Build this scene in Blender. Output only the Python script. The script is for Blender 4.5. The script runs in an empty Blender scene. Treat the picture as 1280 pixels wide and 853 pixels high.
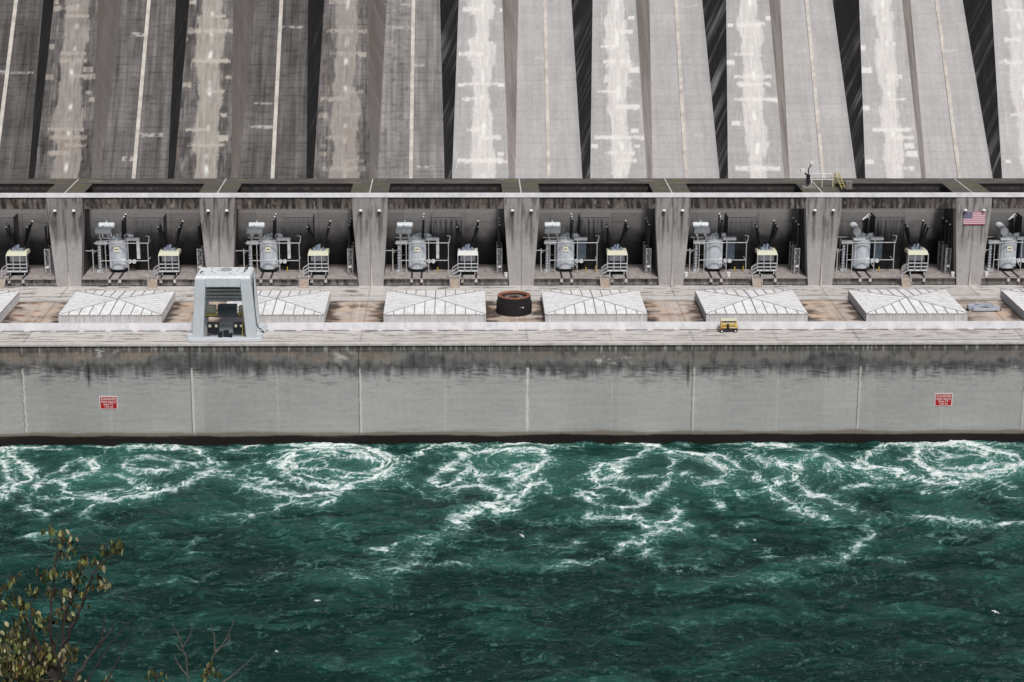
import bpy, math, random
import numpy as np
from mathutils import Vector, Matrix
random.seed(7)
C = bpy.context.scene.collection
PI = math.pi

# ------------------------------------------------------------------ noise
def perlin(x, y, seed=0):
    rs = np.random.RandomState(seed + 11)
    perm = rs.permutation(512); perm = np.concatenate([perm, perm])
    ang = rs.rand(512) * 2 * np.pi
    gx, gy = np.cos(ang), np.sin(ang)
    x = np.asarray(x, float); y = np.asarray(y, float)
    xi = np.floor(x).astype(int); yi = np.floor(y).astype(int)
    xf = x - xi; yf = y - yi
    u = xf * xf * xf * (xf * (xf * 6 - 15) + 10); v = yf * yf * yf * (yf * (yf * 6 - 15) + 10)
    def g(ix, iy, dx, dy):
        h = perm[(perm[ix & 511] + iy) & 511]
        return gx[h] * dx + gy[h] * dy
    a = g(xi, yi, xf, yf); b = g(xi + 1, yi, xf - 1, yf)
    c = g(xi, yi + 1, xf, yf - 1); d = g(xi + 1, yi + 1, xf - 1, yf - 1)
    return ((a + u * (b - a)) * (1 - v) + (c + u * (d - c)) * v) * 1.5
def fbm(x, y, o=4, seed=0, gain=.5):
    s = 0; a = 1; t = 0
    for i in range(o):
        s = s + a * perlin(x * 2**i + 17.3 * i, y * 2**i - 9.1 * i, seed + i); t += a; a *= gain
    return s / t
def ss(a, b, x):
    t = np.clip((x - a) / (b - a), 0, 1); return t * t * (3 - 2 * t)
def mix(a, b, m):
    a = np.asarray(a, float); b = np.asarray(b, float); m = np.asarray(m)[..., None]
    return a * (1 - m) + b * m
def h1(i, seed=0):                       # hash an integer array to 0..1
    return (np.sin(np.asarray(i) * 127.1 + seed * 311.7) * 43758.5453) % 1.0

# ------------------------------------------------------------------ objects
def tag(o, label=None, cat=None, group=None, kind=None):
    if label: o['label'] = label
    if cat: o['category'] = cat
    if group: o['group'] = group
    if kind: o['kind'] = kind
    return o
def empty(name, loc=(0, 0, 0), rz=0):
    o = bpy.data.objects.new(name, None); C.objects.link(o)
    o.location = loc; o.rotation_euler = (0, 0, rz); return o
def copy_tree(o, parent=None):
    c = o.copy(); C.objects.link(c); c.parent = parent
    for ch in list(o.children): copy_tree(ch, c)
    return c
class MB:
    def __init__(s): s.v = []; s.f = []
    def poly(s, pts, faces):
        b = len(s.v); s.v += [tuple(p) for p in pts]; s.f += [tuple(i + b for i in f) for f in faces]; return s
    def hexa(s, p):                       # 8 points: bottom ring, top ring
        return s.poly(p, [(3, 2, 1, 0), (4, 5, 6, 7), (0, 1, 5, 4), (1, 2, 6, 5), (2, 3, 7, 6), (3, 0, 4, 7)])
    def box(s, x0, x1, y0, y1, z0, z1):
        return s.hexa([(x0, y0, z0), (x1, y0, z0), (x1, y1, z0), (x0, y1, z0), (x0, y0, z1), (x1, y0, z1), (x1, y1, z1), (x0, y1, z1)])
    def frus(s, x0, x1, y0, y1, z0, X0, X1, Y0, Y1, z1):
        return s.hexa([(x0, y0, z0), (x1, y0, z0), (x1, y1, z0), (x0, y1, z0), (X0, Y0, z1), (X1, Y0, z1), (X1, Y1, z1), (X0, Y1, z1)])
    def cyl(s, p0, p1, r0, r1=None, n=12, caps=True):
        r1 = r0 if r1 is None else r1
        p0 = Vector(p0); p1 = Vector(p1); d = (p1 - p0).normalized()
        a = d.orthogonal().normalized(); b = d.cross(a)
        pts = []
        for P, r in ((p0, r0), (p1, r1)):
            for i in range(n):
                t = 2 * PI * i / n; pts.append(P + a * (r * math.cos(t)) + b * (r * math.sin(t)))
        fs = [(i, (i + 1) % n, n + (i + 1) % n, n + i) for i in range(n)]
        if caps: fs += [tuple(range(n - 1, -1, -1)), tuple(range(n, 2 * n))]
        return s.poly(pts, fs)
    def lathe(s, c, prof, n=32):          # profile of (r, z); open shell
        pts = []; cx, cy, cz = c
        for r, z in prof:
            for i in range(n):
                t = 2 * PI * i / n; pts.append((cx + r * math.cos(t), cy + r * math.sin(t), cz + z))
        fs = []
        for j in range(len(prof) - 1):
            for i in range(n):
                k = (i + 1) % n
                fs.append((j * n + i, j * n + k, (j + 1) * n + k, (j + 1) * n + i))
        return s.poly(pts, fs)
    def bar(s, p0, p1, w, h=None):        # square bar
        return s.cyl(p0, p1, w * .7071, None, 4)
    def tube(s, pts, r, n=6):
        for a, b in zip(pts[:-1], pts[1:]): s.cyl(a, b, r, None, n)
        return s
    def build(s, name, mat, parent=None, smooth=False, bevel=0):
        me = bpy.data.meshes.new(name); me.from_pydata(s.v, [], s.f); me.update()
        if smooth:
            me.polygons.foreach_set('use_smooth', [True] * len(me.polygons))
            try: me.set_sharp_from_angle(angle=math.radians(40))
            except Exception: pass
        me.materials.append(mat)
        o = bpy.data.objects.new(name, me); C.objects.link(o); o.parent = parent
        if bevel:
            m = o.modifiers.new('b', 'BEVEL'); m.width = bevel; m.segments = 2; m.limit_method = 'ANGLE'
        return o
def grid(name, P, mat, parent=None, col=None, smooth=False, attrs=None):
    R, K = P.shape[:2]
    me = bpy.data.meshes.new(name)
    me.vertices.add(R * K); me.vertices.foreach_set('co', P.reshape(-1).astype(np.float32))
    i = np.arange(R * K).reshape(R, K)
    q = np.stack([i[:-1, :-1], i[:-1, 1:], i[1:, 1:], i[1:, :-1]], -1).reshape(-1, 4)
    me.loops.add(q.size); me.loops.foreach_set('vertex_index', q.reshape(-1).astype(np.int32))
    me.polygons.add(len(q)); me.polygons.foreach_set('loop_start', np.arange(0, q.size, 4, dtype=np.int32))
    me.update(calc_edges=True)
    if smooth: me.polygons.foreach_set('use_smooth', np.ones(len(q), bool))
    if col is not None:
        a = me.color_attributes.new('Col', 'FLOAT_COLOR', 'POINT')
        c = np.ones((R * K, 4), np.float32); c[:, :3] = np.clip(col, .004, .9).reshape(-1, 3)
        a.data.foreach_set('color', c.reshape(-1))
    for n, v in (attrs or {}).items():
        a = me.attributes.new(n, 'FLOAT', 'POINT'); a.data.foreach_set('value', v.reshape(-1).astype(np.float32))
    me.materials.append(mat)
    o = bpy.data.objects.new(name, me); C.objects.link(o); o.parent = parent
    return o

# ------------------------------------------------------------------ materials
def newmat(name):
    m = bpy.data.materials.new(name); m.use_nodes = True
    nt = m.node_tree; b = nt.nodes['Principled BSDF']; return m, nt, b
def N(nt, t, **kw):
    n = nt.nodes.new(t)
    for k, v in kw.items(): setattr(n, k, v)
    return n
def noise_node(nt, scale, stretch=(1, 1, 1), detail=5, rough=.6):
    tc = N(nt, 'ShaderNodeNewGeometry'); mp = N(nt, 'ShaderNodeMapping')
    mp.inputs['Scale'].default_value = stretch
    nt.links.new(tc.outputs['Position'], mp.inputs['Vector'])
    n = N(nt, 'ShaderNodeTexNoise'); n.inputs['Scale'].default_value = scale
    n.inputs['Detail'].default_value = detail; n.inputs['Roughness'].default_value = rough
    nt.links.new(mp.outputs['Vector'], n.inputs['Vector']); return n
def mathn(nt, op, a, b=None, clamp=False):
    n = N(nt, 'ShaderNodeMath', operation=op, use_clamp=clamp)
    for i, v in enumerate((a, b)):
        if v is None: continue
        if isinstance(v, (int, float)): n.inputs[i].default_value = v
        else: nt.links.new(v, n.inputs[i])
    return n.outputs[0]
def rng(nt, v, a, b, c=0., d=1.):
    n = N(nt, 'ShaderNodeMapRange'); n.inputs[1].default_value = a; n.inputs[2].default_value = b
    n.inputs[3].default_value = c; n.inputs[4].default_value = d; nt.links.new(v, n.inputs[0]); return n.outputs[0]
def mixc(nt, f, a, b, mode='MIX'):
    n = N(nt, 'ShaderNodeMix', data_type='RGBA', blend_type=mode)
    if isinstance(f, (int, float)): n.inputs[0].default_value = f
    else: nt.links.new(f, n.inputs[0])
    for i, v in ((6, a), (7, b)):
        if isinstance(v, tuple): n.inputs[i].default_value = (*v, 1) if len(v) == 3 else v
        else: nt.links.new(v, n.inputs[i])
    return n.outputs[2]
def bump(nt, b, h, strength=.4, dist=.1):
    n = N(nt, 'ShaderNodeBump'); n.inputs['Strength'].default_value = strength; n.inputs['Distance'].default_value = dist
    nt.links.new(h, n.inputs['Height']); nt.links.new(n.outputs[0], b.inputs['Normal'])
def painted_concrete():
    m, nt, b = newmat('weathered_concrete')
    a = N(nt, 'ShaderNodeAttribute', attribute_name='Col')
    n1 = noise_node(nt, .9, (1, 1, 1), 8, .7); n2 = noise_node(nt, 3.5, (1, 1, 1), 5, .7)
    f1 = rng(nt, n1.outputs[0], .3, .7, .91, 1.08); f2 = rng(nt, n2.outputs[0], .3, .7, .92, 1.07)
    f = mathn(nt, 'MULTIPLY', f1, f2)
    cr = N(nt, 'ShaderNodeCombineColor')
    for i in range(3): nt.links.new(f, cr.inputs[i])
    nt.links.new(mixc(nt, 1., a.outputs['Color'], cr.outputs[0], 'MULTIPLY'), b.inputs['Base Color'])
    b.inputs['Roughness'].default_value = .88; b.inputs['Specular IOR Level'].default_value = .3
    bump(nt, b, n2.outputs[0], .2, .08); return m
def streaky(name, c0, c1, c2=None, scale=1., stretch=(1, 1, .15), rough=.85, lo=.38, hi=.62, metal=0., blot=.3):
    """two-tone surface with stains running down it"""
    m, nt, b = newmat(name)
    n1 = noise_node(nt, scale, stretch, 7, .65); n2 = noise_node(nt, blot, (1, 1, 1), 4, .6)
    f = rng(nt, n1.outputs[0], lo, hi); col = mixc(nt, f, c0, c1)
    if c2: col = mixc(nt, rng(nt, n2.outputs[0], .5, .66), col, c2)
    nt.links.new(col, b.inputs['Base Color']); b.inputs['Roughness'].default_value = rough
    b.inputs['Metallic'].default_value = metal
    bump(nt, b, n1.outputs[0], .25, .08); return m
def paint(name, c, rough=.5, var=.12, metal=0.):
    m, nt, b = newmat(name)
    n1 = noise_node(nt, 1.6, (1, 1, .4), 6, .7)
    k = tuple(x * (1 - 2 * var) for x in c); k2 = tuple(min(1, x * (1 + var)) for x in c)
    nt.links.new(mixc(nt, rng(nt, n1.outputs[0], .3, .7), k, k2), b.inputs['Base Color'])
    b.inputs['Roughness'].default_value = rough; b.inputs['Metallic'].default_value = metal; return m

CONC = painted_concrete()
BAYWALL = streaky('bay_concrete', (.018, .017, .018), (.075, .07, .07), (.028, .026, .026), .5, (1, 1, .35))
BLOCKC = streaky('block_concrete', (.035, .034, .036), (.115, .11, .112), (.05, .048, .048), .8, (1, 1, .12))
LEDGE = paint('ledge_concrete', (.25, .23, .22), .9, .2)
BLEDGE = paint('block_top_concrete', (.15, .145, .145), .9)
FLOORC = streaky('bay_floor_concrete', (.20, .185, .18), (.40, .36, .345), (.27, .24, .23), .8, (1, 1, 1))
PLINTH = streaky('plinth_concrete', (.05, .047, .046), (.34, .32, .31), (.17, .16, .15), .7, (1, 1, .3))
PARAPET = streaky('parapet_paint', (.66, .66, .69), (.76, .76, .79), (.58, .58, .61), .5, (1, 1, .4), .6)
COPING = streaky('coping_concrete', (.42, .40, .39), (.60, .58, .56), (.34, .32, .30), .6, (1, 1, 1))
KERB = streaky('kerb_concrete', (.48, .45, .43), (.58, .55, .53), (.36, .34, .32), .6, (1, 1, 1))
ROOFM = streaky('hatch_sheet_metal', (.60, .60, .60), (.80, .80, .81), (.66, .655, .64), .9, (1, .5, 1), .55, .30, .52)
RIDGEM = paint('hatch_ridge', (.32, .32, .32), .6)
SIDEM = streaky('hatch_side_metal', (.44, .44, .45), (.66, .66, .68), (.54, .54, .54), 2.2, (1, 1, .12), .6)
RUST = streaky('rusted_steel', (.13, .05, .03), (.36, .15, .09), (.20, .08, .05), 1.2, (1, 1, 1), .8)
TAR = paint('black_tar', (.010, .009, .009), .8)
GANTRY = streaky('gantry_paint', (.54, .58, .62), (.60, .64, .68), (.56, .60, .64), .8, (1, 1, .3), .45)
YEL = paint('yellow_paint', (.38, .33, .10), .5)
YELR = paint('cart_yellow_paint', (.72, .50, .12), .5)
CREAM = paint('cream_canopy', (.60, .60, .47), .6, .06)
WHITEP = paint('white_canopy', (.66, .66, .65), .6, .06)
TGREY = streaky('transformer_paint', (.42, .46, .51), (.60, .64, .69), (.52, .56, .61), 1.5, (1, 1, .3), .45)
TLIGHT = paint('pale_tank_paint', (.68, .72, .75), .45)
TLID = streaky('transformer_lid', (.28, .29, .30), (.66, .68, .70), (.46, .47, .48), 2.5, (1, 1, 1), .5)
PIPE = paint('galvanised_pipe', (.48, .48, .49), .5)
DARK = paint('dark_machinery', (.012, .014, .017), .5)
PORC = paint('brown_black_porcelain', (.012, .010, .012), .25)
WCAP = paint('white_cap', (.75, .75, .74), .4, .05)
BLUEG = paint('blue_grey_turret', (.24, .29, .38), .5)
PLATE = paint('cream_plate', (.74, .73, .60), .6, .05)
INK = paint('black_ink', (.03, .03, .03), .6)
STEPM = streaky('step_concrete', (.36, .30, .25), (.48, .40, .34), None, 1.2, (1, 1, 1))
RED = paint('sign_red', (.42, .012, .016), .5, .04)
WHITE = paint('sign_white', (.72, .66, .66), .5, .03)
NAVY = paint('flag_navy', (.035, .045, .13), .7, .05)
FRED = paint('flag_red', (.42, .07, .12), .7, .05)
FWHITE = paint('flag_white', (.72, .66, .72), .7, .03)
SLATE = paint('lifting_frame_paint', (.42, .46, .54), .45)
BARK = paint('bark', (.045, .034, .032), .85, .3)
TWIG = paint('pale_twig', (.10, .09, .08), .85, .2)
GULLW = paint('gull_white', (.8, .8, .8), .7, .03)
RUBBER = paint('rubber', (.015, .015, .015), .8)
GLASSD = paint('dark_glass', (.03, .035, .04), .12)
SOIL = streaky('cliff_rock', (.07, .065, .045), (.15, .13, .10), (.05, .065, .03), .2, (1, 1, 1))

# ------------------------------------------------------------------ river
WZ = -24.95
def axis(a, b, step, far_a, far_b, nfar=14):
    core = np.arange(a, b + step * .5, step)
    l = a - (a - far_a) * (np.linspace(1, 0, nfar, endpoint=False) ** 2.2)
    r = b + (far_b - b) * (np.linspace(0, 1, nfar + 1)[1:] ** 2.2)
    return np.concatenate([l, core, r])
def ridge(x, y, o, seed, p=3.):
    s = 0; t = 0; a = 1
    for i in range(o):
        n = 1 - np.abs(perlin(x * 2**i + 5 * i, y * 2**i, seed + i)) * 1.75
        s = s + a * np.clip(n, 0, 1) ** p; t += a; a *= .55
    return s / t
# boils over the draft tubes: x, y, radius, strength, spin
BOILS = [(-141, -15, 13, 1.0, 1), (-95, -19, 13, .95, -1), (-96, -14, 7, .8, 1), (-44.5, -16, 13.5, 1.05, 1), (-3, -16, 11, 1.1, -1), (2, -13, 6, .9, 1),
         (37, -24, 15, .65, 1), (60, -20, 10, .75, -1), (72, -16, 9, .8, 1), (80, -26, 10, .6, 1), (108, -17, 12.5, 1.3, -1), (108, -16, 8, .5, 1), (150, -18, 12, .9, 1), (-190, -16, 13, .9, 1)]
# foam filaments drawn on the river, metres: width, strength, points
LINES = [(8, 1, [(-126.2,-1.9),(-121.5,-8.6),(-116.9,-15.1),(-114.2,-22.9),(-115.3,-27.5),(-117.0,-33.4),(-118.4,-36.3)]),
         (10, 0.8, [(-126.8,-8.5),(-121.3,-16.6),(-117.7,-25.9),(-119.4,-31.9),(-120.7,-34.8)]),
         (3, 0.7, [(-125.5,-0.6),(-118.5,-2.8),(-109.2,-3.8)]),
         (5, 0.8, [(-111.3,-32.0),(-111.3,-24.5),(-109.2,-19.9),(-106.7,-11.2),(-102.9,-12.0),(-100.2,-18.4),(-101.0,-22.3),(-104.8,-23.8),(-110.5,-26.0),(-111.8,-32.0)]),
         (6, 0.9, [(-100.1,-3.9),(-93.9,-2.3),(-87.5,-2.4),(-83.3,-1.6),(-77.4,-5.8),(-74.4,-12.4)]),
         (5, 0.9, [(-93.7,-16.9),(-92.4,-12.2),(-89.6,-9.8),(-85.1,-11.4),(-81.7,-13.1),(-82.2,-17.1),(-86.0,-19.4),(-90.0,-20.1),(-93.5,-17.7)]),
         (4, 0.7, [(-95.0,-12.1),(-93.1,-20.1),(-89.6,-23.2),(-83.9,-19.4),(-79.8,-15.5),(-76.4,-13.2)]),
         (7, 1, [(-72.7,-18.0),(-75.1,-23.4),(-79.5,-28.7),(-83.9,-33.8),(-88.3,-37.4),(-92.9,-39.5),(-96.6,-38.0),(-101.5,-35.8)]),
         (4, 0.8, [(-101.5,-35.8),(-105.0,-30.6),(-107.3,-26.8),(-105.9,-23.8),(-100.9,-23.1),(-94.6,-23.9),(-88.8,-27.8),(-86.3,-30.8)]),
         (4, 0.8, [(-112.1,-42.1),(-108.5,-45.6),(-105.4,-48.4)]),
         (3, 0.6, [(-110.4,-36.4),(-104.1,-37.9),(-100.9,-39.4),(-104.3,-44.3)]),
         (4, 0.6, [(-99.1,-48.5),(-97.7,-45.8),(-95.9,-42.3)]),
         (3, 0.6, [(-70.4,-19.6),(-66.6,-16.5),(-63.7,-15.7)]),
         (4, 0.6, [(-71.5,-5.9),(-67.8,-5.1),(-65.1,-2.6)]),
         (3, 0.6, [(-69.8,-25.0),(-64.5,-26.6),(-62.9,-23.5)]),
         (3, 0.5, [(-107.2,-60.4),(-102.0,-58.6)]),
         (3, 0.35, [(-97.6,-46.5),(-91.0,-56.1),(-84.3,-56.1),(-81.8,-60.1),(-76.5,-64.1)]),
         (3, 0.4, [(-72.3,-64.1),(-72.0,-72.9)]),
         (3, 0.35, [(-71.8,-49.6),(-67.1,-48.2),(-60.6,-46.9)]),
         (6, 0.25, [(-88.4,-95.9),(-81.6,-89.8),(-75.9,-87.1),(-67.4,-83.7)]),
         (4, 0.5, [(-117.3,-13.5),(-113.2,-22.9),(-110.9,-29.0),(-112.4,-36.4)]),
         (4, 0.5, [(-97.4,-36.6),(-93.2,-32.2),(-87.1,-32.3),(-84.5,-29.3)]),
         (7, 1, [(-57.9,-16.6),(-56.2,-6.1),(-51.2,-1.1),(-45.2,-1.2),(-39.7,-2.9),(-34.7,-8.0),(-31.2,-16.1),(-32.1,-20.8),(-36.0,-25.4),(-40.9,-30.6),(-45.2,-35.0),(-50.5,-37.1),(-56.7,-35.6),(-62.2,-31.1),(-65.4,-28.8)]),
         (6, 1, [(-57.9,-16.6),(-56.4,-22.1),(-53.3,-27.5),(-49.6,-29.0),(-44.5,-30.1)]),
         (4, 0.8, [(-55.3,-9.4),(-55.9,-15.8),(-53.4,-19.8),(-48.8,-19.0),(-46.5,-14.3),(-50.4,-11.8),(-53.9,-14.2)]),
         (6, 0.9, [(-46.5,-6.2),(-45.0,-12.7),(-42.0,-11.1),(-37.7,-12.0),(-34.4,-14.5),(-35.2,-20.0),(-40.8,-22.3),(-43.2,-25.3)]),
         (5, 0.8, [(-51.9,-6.1),(-47.2,-4.5),(-41.7,-6.2),(-37.8,-9.6)]),
         (3, 0.7, [(-53.1,-18.2),(-47.7,-19.8),(-42.4,-22.2)]),
         (3, 0.7, [(-50.6,-23.7),(-45.8,-25.3)]),
         (4, 0.7, [(-61.9,-23.5),(-59.1,-31.1),(-55.4,-32.7)]),
         (3, 0.6, [(-60.7,-14.1),(-59.2,-7.7)]),
         (3, 0.6, [(-64.0,-51.0),(-60.6,-46.9),(-56.9,-44.2),(-53.2,-41.4),(-46.8,-40.1),(-43.9,-40.1)]),
         (4, 0.9, [(-46.1,-42.9),(-44.1,-40.1)]),
         (3, 0.5, [(-29.9,-23.9),(-26.6,-32.3),(-23.5,-37.5),(-21.5,-38.9)]),
         (3, 0.6, [(-34.7,-6.3),(-30.3,-11.3),(-28.6,-14.5)]),
         (6, 0.9, [(-16.5,-9.8),(-12.2,-6.6),(-3.8,-5.0)]),
         (5, 0.9, [(-22.6,-27.1),(-21.2,-20.9),(-18.6,-16.2),(-15.4,-9.8)]),
         (4, 0.9, [(-22.6,-27.1),(-20.5,-30.9),(-18.0,-28.7),(-15.4,-22.6),(-13.4,-17.9),(-14.9,-16.3),(-18.6,-19.4)]),
         (4, 0.8, [(-13.4,-17.9),(-11.9,-27.2),(-11.4,-30.2)]),
         (6, 0.9, [(-11.3,-24.2),(-4.2,-24.2)]),
         (4, 0.8, [(-18.0,-34.6),(-16.0,-31.7),(-11.4,-31.0),(-6.4,-34.8)]),
         (3, 0.4, [(-20.5,-34.6),(-16.5,-39.7)]),
         (9, 0.95, [(-4.6,-37.7),(-9.5,-42.0),(-13.5,-46.8),(-16.9,-51.6)]),
         (14, 0.42, [(-15.0,-54.4),(-18.8,-60.9),(-23.4,-67.3),(-28.3,-75.9),(-32.7,-80.7),(-36.7,-83.0)]),
         (3, 0.5, [(-30.4,-68.5),(-26.8,-63.4),(-22.1,-62.2)]),
         (3, 0.45, [(-28.2,-78.4),(-25.6,-76.0),(-22.8,-76.0),(-17.3,-77.3),(-13.6,-78.6)]),
         (3, 0.7, [(-34.6,-69.1),(-31.3,-69.7)]),
         (4, 0.7, [(-26.2,-6.4),(-22.0,-0.6),(-13.3,-1.5)]),
         (3, 0.3, [(-29.7,-90.0),(-30.3,-85.4),(-27.7,-79.6)]),
         (3, 0.3, [(-11.8,-73.7),(-9.9,-68.8),(-6.6,-70.7),(-7.6,-73.8)]),
         (10, 0.22, [(-57.6,-85.0),(-51.8,-79.2),(-43.7,-78.1),(-36.6,-84.2)]),
         (4, 0.35, [(-46.0,-52.6),(-43.8,-56.7),(-39.2,-60.7),(-38.6,-64.6)]),
         (7, 1, [(-3.8,-6.7),(0.6,-4.2),(4.2,-8.4),(5.3,-12.5),(3.3,-16.5),(0.1,-18.0),(-4.1,-20.4)]),
         (8, 1, [(-4.4,-31.8),(-1.1,-24.3),(2.7,-18.1)]),
         (8, 1, [(1.8,-28.1),(-1.5,-34.8),(-4.7,-43.4),(-7.7,-47.6)]),
         (3, 0.5, [(1.8,-28.1),(3.7,-33.4),(5.9,-39.3)]),
         (3, 0.7, [(-3.7,-0.8),(2.3,-0.6),(7.2,-1.7)]),
         (6, 0.9, [(16.5,-16.6),(18.5,-18.3),(20.8,-15.1),(24.8,-11.9),(28.6,-5.4)]),
         (9, 0.9, [(18.1,-23.7),(21.0,-19.9),(19.5,-18.3)]),
         (4, 0.8, [(16.5,-16.6),(14.4,-24.5),(15.5,-30.6),(18.5,-32.1),(21.8,-35.1),(23.6,-37.3)]),
         (4, 0.7, [(14.3,-26.0),(18.5,-24.5),(24.7,-25.4),(28.9,-24.6),(32.4,-26.2)]),
         (6, 0.9, [(24.1,-0.6),(29.0,-0.6),(32.9,-5.4),(36.9,-8.8),(40.9,-10.5),(44.4,-8.9),(45.8,-10.5)]),
         (7, 0.9, [(41.8,-12.1),(43.9,-17.0),(46.4,-21.7),(44.1,-27.9),(39.6,-30.9)]),
         (3, 0.6, [(35.3,-23.2),(39.1,-26.3),(39.7,-29.4)]),
         (5, 0.8, [(33.8,-12.0),(32.2,-23.1),(30.9,-30.8),(26.6,-38.1),(23.7,-42.4),(20.0,-45.2),(15.1,-44.4),(11.8,-40.8),(10.6,-36.4),(13.2,-35.0),(14.9,-39.4)]),
         (5, 0.8, [(11.8,-49.2),(12.6,-52.0),(15.5,-52.0),(19.5,-50.7),(24.3,-52.8)]),
         (5, 0.7, [(26.1,-53.5),(30.0,-53.6),(32.6,-48.1),(30.9,-45.3)]),
         (6, 0.8, [(32.6,-56.3),(28.7,-56.9),(24.4,-61.5),(20.2,-66.0),(15.7,-69.1)]),
         (7, 0.7, [(31.4,-45.3),(31.3,-50.9)]),
         (3, 0.5, [(0.3,-67.6),(5.0,-69.0),(8.4,-66.5)]),
         (3, 0.4, [(-3.0,-53.2),(4.8,-53.3),(11.1,-53.3)]),
         (3, 0.5, [(4.6,-76.4),(8.3,-77.0),(13.0,-74.7)]),
         (3, 0.35, [(22.6,-70.4),(24.2,-74.2),(24.6,-79.1)]),
         (3, 0.5, [(20.5,-74.1),(23.7,-69.2),(25.9,-65.4)]),
         (4, 0.7, [(45.3,-33.9),(46.2,-38.3),(48.5,-39.8)]),
         (6, 0.8, [(40.3,-41.2),(41.7,-46.1)]),
         (3, 0.5, [(44.4,-55.1),(46.2,-56.5)]),
         (3, 0.4, [(36.8,-61.7),(39.8,-68.2),(44.3,-69.5)]),
         (8, 0.25, [(32.5,-86.3),(39.5,-84.0),(45.6,-85.3)]),
         (3, 0.35, [(29.1,-71.8),(33.9,-74.3),(34.7,-79.2),(27.2,-80.3)]),
         (9, 0.7, [(46.3,-10.5),(48.4,-18.6),(52.5,-26.5),(53.3,-34.0)]),
         (5, 0.8, [(54.1,-0.6),(58.1,-2.3)]),
         (8, 0.8, [(53.2,-7.3),(55.9,-17.1)]),
         (4, 0.5, [(21.3,-53.5),(23.8,-57.5),(28.5,-58.9)]),
         (3, 0.35, [(-10.1,-78.6),(-1.0,-79.9),(8.1,-78.8)]),
         (8, 0.95, [(56.8,-10.7),(59.0,-17.1),(60.9,-25.0),(60.9,-34.1),(63.2,-38.5),(65.0,-37.1)]),
         (10, 0.85, [(53.3,-34.0),(55.7,-38.4),(57.6,-44.9),(60.0,-48.5),(63.7,-52.7)]),
         (5, 0.8, [(57.5,-26.5),(55.6,-32.5)]),
         (5, 0.8, [(59.0,-0.6),(64.3,-4.1),(67.0,-7.5),(69.8,-4.1)]),
         (6, 0.8, [(62.4,-18.8),(67.0,-10.8),(70.2,-10.8),(73.1,-18.1)]),
         (6, 0.8, [(68.7,-22.0),(70.9,-18.9)]),
         (6, 0.8, [(75.6,-18.9),(80.6,-12.6),(86.2,-0.9),(91.1,-1.0)]),
         (9, 0.9, [(77.6,-14.2),(80.3,-19.0),(84.7,-20.6),(87.2,-21.4)]),
         (6, 0.7, [(78.1,-22.1),(78.8,-26.8)]),
         (4, 0.6, [(71.4,-32.7),(76.3,-31.3),(81.3,-32.1)]),
         (10, 1, [(96.2,-2.8),(92.2,-11.1),(92.1,-18.3),(94.5,-23.9),(99.5,-27.0),(105.6,-25.6),(111.9,-21.7),(115.5,-17.0),(115.2,-11.3),(111.3,-8.0),(107.3,-2.0),(103.6,-0.6),(96.4,-1.9)]),
         (5, 0.9, [(96.0,-17.6),(98.5,-22.4),(104.0,-21.6),(110.3,-17.8),(107.8,-12.9),(104.0,-11.2),(98.2,-12.8)]),
         (5, 0.8, [(97.6,-6.1),(99.7,-11.1),(96.0,-17.6)]),
         (8, 0.9, [(104.0,-4.5),(107.5,-7.9),(110.0,-12.9)]),
         (5, 0.7, [(88.6,-2.7),(93.3,-1.0),(95.8,-4.4)]),
         (6, 0.8, [(84.8,-25.3),(88.1,-26.9),(93.2,-29.2),(97.2,-30.0)]),
         (3, 0.6, [(88.1,-35.9),(93.7,-36.0),(99.5,-33.1)]),
         (4, 0.7, [(106.7,-29.4),(108.9,-32.5)]),
         (3, 0.6, [(105.9,-36.1),(105.9,-39.8),(109.6,-40.6)]),
         (7, 0.75, [(86.5,-53.6),(89.1,-55.0),(93.2,-54.4),(96.7,-55.8),(101.6,-55.9),(108.0,-53.9)]),
         (4, 0.6, [(82.4,-50.1),(86.7,-53.0)]),
         (8, 0.4, [(70.4,-45.8),(76.8,-48.7),(82.4,-50.1)]),
         (6, 0.7, [(66.5,-40.0),(70.4,-45.8)]),
         (3, 0.5, [(71.7,-54.1),(74.9,-52.8)]),
         (5, 0.6, [(71.6,-59.5),(68.9,-66.0),(64.9,-71.6),(59.1,-77.7)]),
         (3, 0.5, [(53.5,-75.8),(58.9,-74.0)]),
         (4, 0.5, [(47.6,-72.0),(50.2,-73.3)]),
         (3, 0.45, [(68.0,-74.8),(72.0,-76.1),(75.1,-78.6)]),
         (3, 0.6, [(109.3,-2.9),(115.5,-2.1),(119.6,-4.7)]),
         (4, 0.3, [(45.4,-86.5),(51.0,-85.4),(58.9,-86.6),(67.5,-84.4)]),
         (3, 0.3, [(79.7,-62.2),(84.8,-64.9),(92.1,-62.4)])]
def rib(x, y, seed, w):                    # thin curling filaments along the zero line of a noise field
    return np.exp(-(perlin(x, y, seed) / w) ** 2)
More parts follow.
